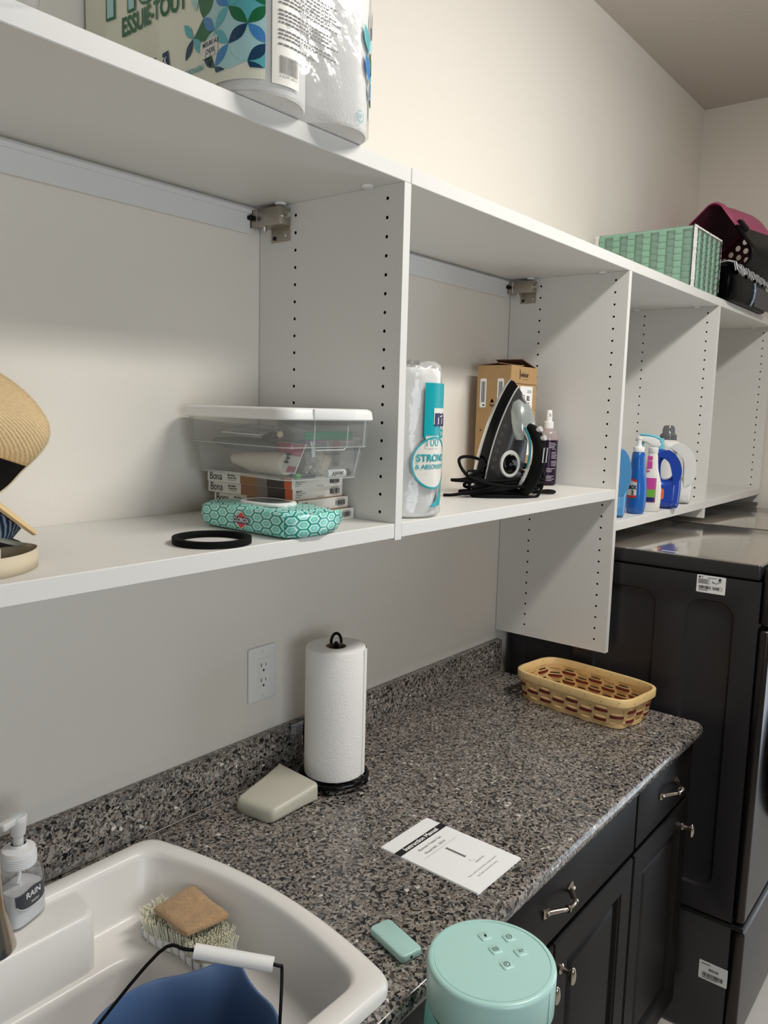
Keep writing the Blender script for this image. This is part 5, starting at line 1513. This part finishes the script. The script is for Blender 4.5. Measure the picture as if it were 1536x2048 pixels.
# navy cap below
d2 = (rI*.94-zI*.34).normalized(); n2 = (rI*.34+zI*.94).normalized(); ax2 = Matrix((fI, -d2, n2)).transposed()
tp2 = Vector((-.6185, -.2440, 1.5300)); c2 = tp2 - d2*.075
t = thing('navy_cap', 'dark navy cap with a pale edge squashed under the striped hat', 'cap', (c2.x, c2.y, S12))
o2_ = Vector((0, 0, c2.z-S12))
b = MB(); b.lathe([(0, .002), (.070, .002), (.074, .0), (.070, -.003), (.05, -.012), (.02, -.014), (0, -.014)], 40, o2_, axis=ax2); obj('shell', b, mat('cap_navy', (30, 32, 44), .8), t, smooth=50)
b = MB(); b.lathe([(.0715, .0028), (.0765, .0006), (.0735, -.003)], 40, o2_, axis=ax2); obj('edge_piping', b, mat('piping_pale', (190, 190, 178), .8), t, smooth=50)
# cream ribbon loops
t = thing('ribbon_loop', 'cream ribbon standing in a loop on the shelf below the hats', 'ribbon', (-.66, -.28, S12+.0004))
def ribbon(pts, w, k=8):
    b = MB(); P = spline([Vector(p) for p in pts], k)
    b.loft([P, [p+Vector((0, 0, w)) for p in P]], closed=False); return b
obj('outer_loop', ribbon([(-.07, -.050, 0), (-.02, -.050, 0), (.020, -.028, 0), (.044, .006, 0), (.038, .036, 0), (.008, .050, 0), (-.05, .044, 0)], .023), MATS['cream'], t, smooth=60, solid=.0012)
obj('inner_loop', ribbon([(-.07, -.030, 0.001), (-.03, -.022, .001), (-.004, .0, .001), (-.012, .028, .001), (-.06, .030, .001)], .024), mat('ribbon_pale', (222, 212, 198), .7), t, smooth=60, solid=.0012)
t = thing('woven_hat', 'brown woven straw crown at the left edge beside the cream ribbon', 'hat', (-.765, -.285, S12+.0003))
b = MB(); b.lathe([(.050, .0), (.052, .012), (.046, .03), (.03, .042), (0, .046)], 32); obj('crown', b, mat('brown_straw', (170, 130, 96), .85, bump=(120, 1.0, .006), mottle=(70, .3)), t, smooth=50)
b = MB(); b.lathe([(.0525, .004), (.0528, .014)], 32); obj('band', b, MATS['black_matte'], t, smooth=50)

# ================================================================== SECOND BAY
# ---- wrapped paper towel roll
RX, RY, RR = .116, -.291, .0610
t = thing('wrapped_towel_roll', 'single paper towel roll in clear and teal printed film beside the white upright', 'paper towel roll', (RX, RY, S12+.0004))
b = MB(); b.lathe([(.020, .001), (RR-.004, .001), (RR, .005), (RR, .274), (RR-.004, .279), (.020, .279)], 48); obj('roll', b, MATS['towel_paper'], t, smooth=40)
def wr(a, z): return RR+.0036+.0016*math.sin(a*7+z*40)+.0012*math.sin(a*13-z*70)
b = MB(); n = 60; L = []
for z, k in ((.0006, .93), (.004, 1.02), (.012, 1.05), (.03, 1.0), (.07, 1.0), (.11, 1.0), (.15, 1.0), (.19, 1.0), (.23, 1.0), (.268, 1.0), (.283, .97), (.289, .80), (.287, .5), (.292, .25)):
    L.append([(wr(2*PI*i/n, z)*k*math.cos(2*PI*i/n), wr(2*PI*i/n, z)*k*math.sin(2*PI*i/n), z + (.004*math.sin(i*1.9) if z > .28 else 0)) for i in range(n)])
b.loft(L, cap1=True); obj('film_wrap', b, MATS['wrap_film'], t, smooth=60)
PH0 = math.radians(259)
def cyl_pt(u, v, off=.0072):
    off += .0008; a = PH0+u/RR; return ((RR+off)*math.cos(a), (RR+off)*math.sin(a), v)
def fillc(b, loops, off):
    tb = MB(); tb.fill(loops, lambda u, v: (u, v, 0))
    bmesh.ops.subdivide_edges(tb.bm, edges=[e for e in tb.bm.edges if abs(e.verts[0].co.x-e.verts[1].co.x) > .012], cuts=3, use_grid_fill=True)
    bmesh.ops.triangulate(tb.bm, faces=tb.bm.faces)
    for v in tb.bm.verts: v.co = Vector(cyl_pt(v.co.x, v.co.y, off))
    b.merge(tb.bm)
def strip(b, u0, u1, v0, v1, off, n=10):
    for i in range(n):
        a_, c_ = u0+(u1-u0)*i/n, u0+(u1-u0)*(i+1)/n
        b.face([cyl_pt(a_, v0, off), cyl_pt(c_, v0, off), cyl_pt(c_, v1, off), cyl_pt(a_, v1, off)])
b = MB(); strip(b, -.015, .075, .150, .252, .0070, 14); fillc(b, [[(.050, .15), (.05, .04), (.036, .022), (.0, .020), (.018, .034), (.030, .05), (.042, .07), (.05, .09), (.054, .12), (.054, .15)]], .0068)
pr = obj('teal_print', b, MATS['pack_teal'], t, smooth=True)
b = MB(); strip(b, .004, .06, .176, .206, .0078, 10); obj('white_box', b, MATS['print_white'], pr)
b = MB(); b.text('m', .044, lambda u, v: cyl_pt(u+.006, v+.188, .0084), 'LEFT', .05); obj('navy_letter', b, MATS['pack_navy'], pr)
b = MB(); b.text('PAPER', .0095, lambda u, v: cyl_pt(u+.022, v+.169, .0080), 'LEFT', .01); b.text('TOWELS', .0095, lambda u, v: cyl_pt(u+.022, v+.158, .0080), 'LEFT', .01); obj('white_lettering', b, MATS['print_white'], pr)
b = MB(); E1 = ellipse(.008, .104, .045, .049, 48); fillc(b, [E1], .0076); disc = obj('round_label', b, MATS['print_white'], t, smooth=True)
b = MB()
for i in range(48):
    j = (i+1) % 48; E2 = ellipse(.008, .104, .0415, .0455, 48)
    b.face([cyl_pt(*E1[i], .0081), cyl_pt(*E1[j], .0081), cyl_pt(*E2[j], .0081), cyl_pt(*E2[i], .0081)])
b.text('STRONG', .0185, lambda u, v: cyl_pt(u+.008, v+.113, .0082), bold=.025, sx=.98); b.text('& ABSORBENT', .0115, lambda u, v: cyl_pt(u+.008, v+.097, .0082), bold=.015, sx=1.0)
obj('teal_lettering', b, MATS['pack_teal'], disc)
b = MB(); strip(b, -.012, .018, .131, .156, .0080, 5); bd = obj('sheet_badge', b, MATS['print_white'], t)
b = MB(); b.text('100', .022, lambda u, v: cyl_pt(u+.002, v+.142, .0086)); strip(b, -.012, .016, .1545, .156, .0086); obj('badge_lettering', b, MATS['aqua'], bd)

# ---- tall cardboard carton in the corner
KX0, KX1, KY0, KY1, KH = .767, .912, -.140, -.036, .326
t = thing('cardboard_carton', 'tall brown cardboard carton with shipping labels standing in the shelf corner', 'carton', ((KX0+KX1)/2, (KY0+KY1)/2, S12+.0003))
kx, ky = (KX1-KX0)/2, (KY1-KY0)/2
b = MB()
for lo, hi in (((-kx, -ky, 0), (kx, ky, .003)), ((-kx, -ky, .003), (-kx+.003, ky, KH)), ((kx-.003, -ky, .003), (kx, ky, KH)), ((-kx+.003, -ky, .003), (kx-.003, -ky+.003, KH)), ((-kx+.003, ky-.003, .003), (kx-.003, ky, KH))): b.box(lo, hi)
c = obj('body', b, MATS['kraft'], t)
for nm, pts in (('flap', [(-kx, ky, KH), (-kx, -ky, KH), (-kx+.085, -ky+.01, KH+.004), (-kx+.085, ky-.01, KH+.004)]), ('flap', [(kx, -ky+.004, KH), (kx, ky, KH), (kx-.05, ky, KH+.022), (kx-.05, -ky+.02, KH+.022)]),
                ('flap', [(-kx, ky, KH+.001), (kx, ky, KH+.001), (kx-.01, ky-.06, KH+.008), (-kx+.01, ky-.06, KH+.008)])):
    b = MB(); b.face(pts); obj(nm, b, MATS['kraft_dark'] if pts[2][2] > KH+.006 else MATS['kraft'], t, solid=.0025)
ff = lambda u, v, o_=.0005: (-kx+u, -ky-o_, v); fl = lambda u, v, o_=.0005: (-kx-o_, ky-u, v)
b = MB(); b.rect(.001, KH-.047, 2*kx-.001, KH-.0455, ff); b.rect(.001, .10, .03, .1012, ff); obj('fold_lines', b, MATS['kraft_dark'], c)
b = MB(); b.rect(.052, .085, .122, KH-.052, ff); lb = obj('shipping_label', b, MATS['paper'], t)
b = MB(); f2 = lambda u, v: ff(u, v, .0009)
b.text('22 2?'[:2]+' 22', .010, lambda u, v: f2(.103+u, KH-.066+v), bold=.01)
b.text('STG', .017, lambda u, v: f2(.068+u, KH-.083+v), sx=.7, bold=.03); b.text('SB2', .017, lambda u, v: f2(.098+u, KH-.085+v), sx=.7, bold=.03); b.text('SEE', .013, lambda u, v: f2(.070+u, KH-.099+v), sx=.7, bold=.03); b.text('BTL', .013, lambda u, v: f2(.100+u, KH-.101+v), sx=.7, bold=.03)
b.rect(.086, KH-.140, .117, KH-.126, f2); b.rect(.094, KH-.18, .112, KH-.160, f2)
for k in range(3): b.rect(.060, KH-.128-k*.005, .080, KH-.126-k*.005, f2)
for k in range(9): b.rect(.058, .10+k*.008, .086+(k % 3)*.008, .1012+k*.008, f2)
obj('label_print', b, MATS['ink'], lb)
b = MB(); b.text('whimar', .018, lambda u, v: ff(.052+u, KH-.022+v), 'LEFT', .02, .8); b.poly([(.047, KH-.034), (.050, KH-.034), (.0505, KH-.012), (.0465, KH-.006)], ff); b.rect(.066, KH-.034, .092, KH-.0333, ff)
for k in range(3): b.rect(.05, .030+k*.007, .078, .0315+k*.007, ff)
b.text('▲', .014, lambda u, v: fl(.049+u, .232+v)); b.poly([(.044, .228), (.049, .238), (.054, .228)], fl); b.text('THIS', .010, lambda u, v: fl(.051+u, .219+v), bold=.03); b.rect(.014, .150, .019, .154, fl)
obj('carton_print', b, MATS['ink'], c)
for u0 in (.010, .064):
    b = MB(); b.fill([[(p[0], p[1]) for p in roundrect(u0, .214, u0+.020, .292, .004, 3)]], fl); lb = obj('barcode_label', b, MATS['paper'], t)
    b = MB()
    for k, (w, x) in enumerate(((.0016, .005), (.001, .008), (.0022, .0105), (.0012, .0145))): b.rect(u0+x, .228, u0+x+w, .284, lambda u, v: fl(u, v, .0009))
    b.rect(u0+.010, .218, u0+.016, .222, lambda u, v: fl(u, v, .0009)); obj('bars', b, MATS['ink'], lb)

# ---- steam iron standing on its heel
t = thing('steam_iron', 'black and silver steam iron standing on its heel with a tangled black cord', 'iron', (.604, -.178, S12+.0003), math.radians(-101))
H_ = .280; LEAN = .20
def bw(z, zt, w0):
    k = max(0.0, (z-.06)/(zt-.06)); base = w0*(.94+.06*min(1, z/.05))
    return base*max(0.0, 1-k**1.9)**.80
def boat(X, w0, zt, z0=0.0, n=22):
    zs_ = [z0+(zt-z0)*(1-(1-i/n)**1.5) for i in range(n+1)]
    R = [(X+LEAN*z, -bw(z, zt, w0), z) for z in zs_]; Lf = [(X+LEAN*z, bw(z, zt, w0), z) for z in reversed(zs_[:-1])]
    return R+Lf
def blayers(ls, **k):
    b = MB(); b.loft([boat(*l) for l in ls], **k); return b
obj('soleplate', blayers([(-.001, .060, H_-.002), (0, .062, H_), (.005, .062, H_)], cap0=True), MATS['chrome'], t, smooth=40)
obj('sole_edge', blayers([(.005, .0622, H_+.0004), (.0075, .0625, H_+.001), (.0095, .0615, H_)]), mat('iron_trim', (206, 208, 208), .25, metal=.3), t, smooth=40)
obj('skirt', blayers([(.0095, .061, H_-.0005), (.020, .0595, H_-.004), (.034, .055, H_-.016)]), MATS['black_gloss'], t, smooth=40)
obj('trim_line', blayers([(.034, .0552, H_-.0158), (.0365, .0556, H_-.015), (.038, .0545, H_-.018)]), MATS['iron_trim'], t, smooth=40)
b = blayers([(.038, .054, H_-.019), (.050, .051, H_-.030), (.064, .045, H_-.048), (.074, .036, H_-.070), (.078, .026, H_-.09)], cap1=True); 
body = obj('body', b, mat('iron_grey', (58, 58, 58), .3, spec=.5), t, smooth=50)
ix = lambda X, Y, Z: (X+LEAN*Z, Y, Z)
b = MB()
L = []
for z, x0_, x1_, w in ((.236, .040, .052, .008), (.225, .038, .066, .020), (.205, .040, .082, .027), (.18, .050, .094, .030), (.155, .060, .100, .028), (.138, .070, .098, .022)):
    L.append([ix((x0_+x1_)/2+u, v, z) for u, v in superell((x1_-x0_)/2, w, 3.2, 28)])
b.loft(L, cap0=True, cap1=True); obj('water_tank', b, mat('tank_silver', (168, 176, 172), .18, metal=.35, coat=.5), t, smooth=50)
b = MB(); b.tube([ix(.084, 0, .168), ix(.110, 0, .158), ix(.133, 0, .130), ix(.142, 0, .092), ix(.138, 0, .056), ix(.122, 0, .020), ix(.098, 0, .006), ix(.070, 0, .008)], lambda k: .0125+.0030*math.sin(PI*k), 18, smooth=6, flat=1.0)
hd = obj('handle', b, MATS['black_matte'], t, smooth=50)
for s in (-1, 1):
    b = MB(); b.tube([ix(.072, s*.019, .184), ix(.098, s*.016, .158), ix(.119, s*.0145, .128), ix(.127, s*.0150, .092), ix(.123, s*.0150, .056), ix(.108, s*.014, .024)], .0032, 8, smooth=6, flat=1.6); obj('silver_inlay', b, MATS['iron_trim'], hd, smooth=50)
    b = MB(); b.tube([ix(.096, s*.0185, .168), ix(.117, s*.0175, .140), ix(.126, s*.0175, .108), ix(.126, s*.0170, .072)], .0016, 8, smooth=6, flat=2.0); obj('teal_inlay', b, mat('iron_teal', (40, 140, 150), .25, coat=.5) if 'iron_teal' not in MATS else MATS['iron_teal'], hd, smooth=50)
b = MB(); b.cyl(ix(.116, 0, .158), ix(.130, 0, .166), .0070, n=16); b.cyl(ix(.134, 0, .142), ix(.147, 0, .146), .0065, n=16); obj('steam_button', b, MATS['iron_trim'], t, smooth=40)
b = MB(); b.tube([ix(.155, -.006, .122), ix(.159, -.006, .088), ix(.159, .006, .088), ix(.155, .006, .122)], .0016, 8, closed=True); obj('button_surround', b, MATS['iron_trim'], hd, smooth=50)
# dial
c0 = Vector(ix(.079, -.026, .080)); nx = Vector((.80, -.60, -.05)).normalized(); q = nx.to_track_quat('Z', 'Y').to_matrix()
def dp(u, v, h): return c0 + q @ Vector((u, v, h))
b = MB(); rows = []
for k, h in ((1.0, -.02), (1.0, .004), (.92, .0065), (.74, .0062), (.70, .004)): rows.append([dp(.024*k*math.cos(a), .033*k*math.sin(a), h) for a in [2*PI*i/40 for i in range(40)]])
b.loft(rows); obj('dial_ring', b, mat('iron_white', (222, 222, 216), .35), t, smooth=40)
b = MB(); rows = []
for k, h in ((.70, .003), (.69, .007), (.60, .009)): rows.append([dp(.024*k*math.cos(a), .033*k*math.sin(a), h) for a in [2*PI*i/40 for i in range(40)]])
b.loft(rows, cap1=True); b.cyl(dp(0, 0, .008), dp(0, 0, .0105), .004, n=16); obj('dial', b, MATS['black_gloss'], t, smooth=40)
b = MB()
for k in range(6):
    z = .070+k*.020; w = bw(z, H_-.03, .051)*.985; p = Vector(ix(.050, -w-.0012, z))
    b.fill([ellipse(0, 0, .0036, .0042, 12), ellipse(0, 0, .0026, .0032, 12)], lambda u, v: (p.x+u, p.y+u*.5, p.z+v))
obj('setting_symbols', b, MATS['ink_grey'], body)
# cord: a loose tangle on the shelf (built in the iron's own axes)
mw = Matrix.Rotation(math.radians(101), 4, 'Z') @ Matrix.Translation((-.604, .178, -(S12+.0003)))
rnd = random.Random(5)
dirc = Vector((.80, -.60, 0)); prc = Vector((.60, .80, 0)); cc0 = Vector((.552, -.246, S12))
pts = [Vector((.640, -.232, S12+.016)), Vector((.655, -.262, S12+.008)), Vector((.690, -.300, S12+.006)), Vector((.735, -.300, S12+.005)), Vector((.745, -.275, S12+.005)), Vector((.70, -.268, S12+.006))]
k = 0
for loop in range(9):
    a_ = rnd.uniform(.062, .108); b_ = rnd.uniform(.022, .044); ph = rnd.uniform(-.5, .5); tl = rnd.uniform(.010, .066); sh = rnd.uniform(-.026, .026)
    for j in range(8):
        an = 2*PI*j/8+ph
        p = cc0 + dirc*(a_*math.cos(an)+sh) + prc*(b_*math.sin(an)) + Vector((0, 0, .005 + .0055*loop*.8 + max(0, tl*math.sin(an+loop*.9))))
        p.y = max(p.y, -.345); p.z = max(p.z, S12+.0042); pts.append(p)
pts += [Vector((.455, -.200, S12+.010)), Vector((.425, -.170, S12+.006))]
b = MB(); b.tube([mw @ p for p in pts], .0039, 8, smooth=5); obj('power_cord', b, MATS['black_matte'], t, smooth=True)
b = MB(); b.box((-.012, -.009, -.007), (.014, .009, .007), .003, 2); 
for v in b.bm.verts: v.co = mw @ (Vector((.495, -.205, S12+.058)) + v.co)
pg = obj('plug', b, MATS['black_plastic'], t, smooth=40)
b = MB()
for s in (-1, 1): b.box((-.028, s*.006-.0008, -.003), (-.012, s*.006+.0008, .003))
for v in b.bm.verts: v.co = mw @ (Vector((.495, -.205, S12+.058)) + v.co)
obj('plug_blades', b, MATS['chrome'], pg)

# ---- purple spray bottle
t = thing('purple_spray_bottle', 'dark purple mist spray bottle with white nozzle next to the carton', 'spray bottle', (.945, -.166, S12+.0003), math.radians(-120))
b = MB(); b.mi = 0; b.lathe([(.0, .0), (.025, .0), (.0278, .003), (.0285, .008), (.0285, .128)], 40); b.mi = 1; b.lathe([(.0285, .128), (.0285, .134), (.0265, .146), (.021, .156), (.0135, .161), (.0125, .166)], 40)
obj('bottle', b, [mat('purple', (36, 20, 42), .22, spec=.3), film('clear_pink', (222, 206, 206), .6, .06, .4)], t, smooth=45)
b = MB(); b.lathe([(.0142, .160), (.0145, .162), (.0145, .178), (.0128, .1795), (.0095, .180), (.0095, .198), (.0085, .2), (.0085, .209), (.007, .2115)], 28, cap0=True, cap1=True); b.box((.006, -.003, .196), (.013, .003, .204), .0015, 2); obj('mist_nozzle', b, MATS['white_plastic'], t, smooth=45)
b = MB(); rnd = random.Random(8)
def sb(u, v): a = u/.0285; return (.0289*math.cos(a), .0289*math.sin(a), v)
for k in range(26):
    v = .014+k*.0042
    if k in (4, 5, 9, 14, 20): continue
    u0 = -.016 if k < 10 else (-.004 if k < 22 else -.012); u1 = u0+.014+.012*rnd.random()
    for i in range(5): a_, c_ = u0+(u1-u0)*i/5, u0+(u1-u0)*(i+1)/5; b.face([sb(a_, v), sb(c_, v), sb(c_, v+.0013), sb(a_, v+.0013)])
obj('label_print', b, MATS['label_lines'], t)

# ================================================================== THIRD BAY: laundry bottles
JW = math.atan2(-.94, .35)
def jug(name, label, x, y, body, hole, mats, hd, r, rz=JW):
    t = thing(name, label, 'bottle', (x, y, S34+.0003), rz, 'laundry bottles in the third bay')
    b = MB(); b.pillow(spline2(body, 6), [spline2(hole, 6)] if hole else [], hd, r, lambda u, v, w: (u, w, v), seg=6)
    for v in b.bm.verts: v.co.z = max(v.co.z, 0)
    o = obj('body', b, mats, t, smooth=60); return t, o
# light blue jug, mostly behind the upright
t, o = jug('softener_jug', 'pale blue jug with handle, half hidden by the long upright', 1.098, -.283, [(-.055, .004), (0, .001), (.048, .003), (.056, .012), (.058, .06), (.060, .10), (.060, .14), (.052, .175), (.035, .198), (.014, .206), (-.010, .206), (-.030, .195), (-.05, .16), (-.057, .10), (-.058, .03)],
    [(.022, .085), (.040, .095), (.044, .130), (.036, .165), (.024, .172), (.020, .13)], mat('pale_blue_plastic', (82, 148, 200), .3, coat=.3), .034, .024)
b = MB(); b.lathe([(.017, .203), (.017, .235), (.015, .237)], 28, (-.006, 0, 0), cap1=True); obj('cap', b, MATS['white_plastic'], t, smooth=40)
# blue squeeze bottle
t = thing('stain_remover_bottle', 'blue squeeze bottle with white push-pull cap and red-edged label', 'bottle', (1.232, -.322, S34+.0003), JW-.75, 'laundry bottles in the third bay')
b = MB(); prof = [(0, .021, .019), (.004, .0245, .022), (.02, .028, .024), (.05, .0305, .025), (.08, .0300, .0245), (.105, .0265, .023), (.125, .0215, .0205), (.145, .0195, .0190), (.165, .0185, .0180), (.182, .0175, .0170), (.188, .012, .012)]
b.loft([[(u, v, z) for u, v in superell(a, c, 2.6, 36)] for z, a, c in prof], cap0=True, cap1=True); obj('body', b, mat('bottle_blue', (24, 96, 176), .28, coat=.3), t, smooth=60)
b = MB(); b.lathe([(.0165, .186), (.0168, .188), (.0168, .198), (.0150, .201), (.0080, .203), (.0065, .209), (.0062, .222), (.0082, .224), (.0078, .231), (.004, .233)], 28, cap0=True, cap1=True); obj('cap', b, MATS['white_plastic'], t, smooth=40)
def bl_pt(u, v, o_=.001):
    a, c = .0300, .0246; uu = max(-.97, min(.97, u/a)); return (u, -(c+o_)*(1-abs(uu)**2.6)**(1/2.6)-.0004, v)
def gridpoly(b, u0, u1, top, bot, o_, n=12):
    for i in range(n):
        a_, c_ = u0+(u1-u0)*i/n, u0+(u1-u0)*(i+1)/n; b.face([bl_pt(a_, bot(a_), o_), bl_pt(c_, bot(c_), o_), bl_pt(c_, top(c_), o_), bl_pt(a_, top(a_), o_)])
b = MB(); gridpoly(b, -.022, .021, lambda u: .108-.25*max(0, u), lambda u: .048+.10*max(0, u), .0008); lb = obj('label_red', b, MATS['logo_red'], t)
b = MB(); gridpoly(b, -.022, .0215, lambda u: .101-.25*max(0, u), lambda u: .056+.06*max(0, u), .0013); obj('label_white', b, MATS['print_white'], lb)
b = MB(); b.text('CLOROX', .0165, lambda u, v: bl_pt(.021+u, .080+v, .0019), 'RIGHT', .05, .62); b.text('2', .016, lambda u, v: bl_pt(.010+u, .064+v, .0019), bold=.05); obj('label_lettering', b, MATS['ink'], lb)
# white trigger spray bottle
t = thing('trigger_spray_bottle', 'white trigger spray bottle with pink label and aqua topped trigger', 'spray bottle', (1.322, -.333, S34+.0003), JW, 'laundry bottles in the third bay')
b = MB(); prof = [(0, .026, .017), (.004, .029, .020), (.03, .031, .021), (.07, .031, .0215), (.10, .027, .020), (.13, .0185, .017), (.155, .0160, .0150), (.172, .0150, .0140), (.178, .013, .013), (.190, .013, .013)]
b.loft([[(u, v, z) for u, v in superell(a, c, 2.8, 36)] for z, a, c in prof], cap0=True, cap1=True); obj('body', b, mat('milk_white', (232, 230, 222), .35, sss=.15), t, smooth=60)
b = MB(); b.lathe([(.0135, .180), (.0150, .182), (.0150, .197), (.013, .199)], 24, cap0=True, cap1=True); obj('collar', b, MATS['white_plastic'], t, smooth=40)
b = MB(); b.pillow(spline2([(.012, .199), (.020, .206), (.018, .222), (-.005, .232), (-.045, .232), (-.052, .226), (-.05, .218), (-.022, .212), (-.010, .204)], 6), [], .011, .005, lambda u, v, w: (u, w, v)); tr_ = obj('trigger_head', b, MATS['white_plastic'], t, smooth=60)
b = MB(); b.pillow(spline2([(.022, .212), (.020, .227), (.0, .236), (-.036, .240), (-.040, .234), (-.01, .230), (.012, .222)], 6), [], .0118, .004, lambda u, v, w: (u, w, v)); obj('aqua_top', b, mat('aqua_plastic', (108, 196, 212), .3), tr_, smooth=60)
b = MB(); b.tube([(-.030, 0, .214), (-.036, 0, .200), (-.034, 0, .184), (-.040, 0, .172)], .0045, 10, smooth=4); obj('trigger', b, MATS['aqua_plastic'], t, smooth=50)
def tl(u, v, a, c, o_=.0008): uu = max(-.97, min(.97, u/a)); return (u, -(c+o_)*(1-abs(uu)**2.8)**(1/2.8), v)
b = MB()
for i in range(8):
    for j in range(6):
        u0, u1 = -.021+.036*i/8, -.021+.036*(i+1)/8; v0, v1 = .030+.075*j/6, .030+.075*(j+1)/6
        b.face([tl(u, v, .031, .0214) for u, v in ((u0, v0), (u1, v0), (u1, v1), (u0, v1))])
lb = obj('label_print', b, mat('label_pink', (196, 70, 150), .35), t)
b = MB()
for i in range(8):
    u0, u1 = -.020+.034*i/8, -.020+.034*(i+1)/8; b.face([tl(u, v, .031, .0214, .0013) for u, v in ((u0, .046), (u1, .046), (u1, .070), (u0, .070))])
obj('label_green', b, mat('label_green', (110, 170, 60), .4), lb)
b = MB()
for i in range(6):
    u0, u1 = -.018+.030*i/6, -.018+.030*(i+1)/6; b.face([tl(u, v, .031, .0214, .0018) for u, v in ((u0, .032), (u1, .032), (u1, .045), (u0, .045))])
obj('label_navy', b, MATS['logo_navy'], lb)
b = MB()
for k, (z0_, z1_) in enumerate(((.122, .128), (.133, .156), (.160, .172))): b.box((-.0150, -.0172, z0_), (.0, -.0150, z1_), .0006, 1)
obj('neck_label', b, MATS['label_pink'], lb)
# royal blue detergent jug
t, o = jug('detergent_jug', 'royal blue detergent jug with orange sticker and aqua cap', 1.447, -.322, [(-.050, .004), (0, .001), (.044, .002), (.054, .010), (.058, .05), (.058, .085), (.053, .125), (.040, .160), (.020, .180), (-.004, .190), (-.030, .190), (-.044, .165), (-.052, .10), (-.054, .03)],
    [(.000, .095), (.022, .098), (.031, .115), (.026, .142), (.010, .160), (-.004, .150), (-.006, .120)], mat('royal_blue', (26, 66, 164), .25, coat=.4), .036, .026)
b = MB(); b.lathe([(.0185, .186), (.019, .188), (.019, .206), (.0165, .208), (.0165, .222), (.0145, .224)], 30, (-.018, 0, 0), cap1=True); obj('cap', b, MATS['aqua_plastic'], t, smooth=40)
b = MB(); b.fill([[(u, v) for u, v in roundrect(-.026, .030, .008, .066, .008, 4)]], lambda u, v: (u, -.0366, v)); st = obj('orange_sticker', b, MATS['orange'], t)
b = MB(); b.text('1', .018, lambda u, v: (-.006+u, -.0370, .05+v), bold=.05); obj('sticker_mark', b, MATS['logo_red'], st)
# white jug with grey cap
t, o = jug('fabric_softener_jug', 'large white jug with open handle and smoky grey cap', 1.632, -.290, [(-.062, .004), (0, .001), (.052, .002), (.064, .010), (.067, .05), (.067, .10), (.064, .145), (.050, .178), (.024, .202), (-.004, .216), (-.036, .216), (-.054, .19), (-.064, .13), (-.067, .05)],
    [(.016, .085), (.036, .090), (.045, .112), (.042, .145), (.028, .168), (.012, .172), (.009, .13)], mat('jug_white', (226, 226, 222), .35, sss=.2), .042, .030)
b = MB(); b.lathe([(.025, .212), (.026, .215), (.026, .232), (.024, .234), (.0205, .238), (.020, .252), (.016, .262), (.008, .264)], 32, (-.020, 0, 0), cap1=True); obj('cap', b, film('smoky_cap', (120, 122, 126), .35, .1, .6), t, smooth=45)
b = MB()
for k in range(30):
    a = 2*PI*k/30; b.box((-.0006, -.0006, .214), (.0012, .0006, .231), mtx=Matrix.Translation((-.020, 0, 0)) @ Matrix.Rotation(a, 4, 'Z') @ Matrix.Translation((.026, 0, 0)))
b.lathe([(.0255, .231), (.0262, .2315), (.0262, .234), (.0250, .2345)], 32, (-.020, 0, 0)); obj('cap_ribs', b, mat('cap_grey', (112, 114, 118), .35), t)
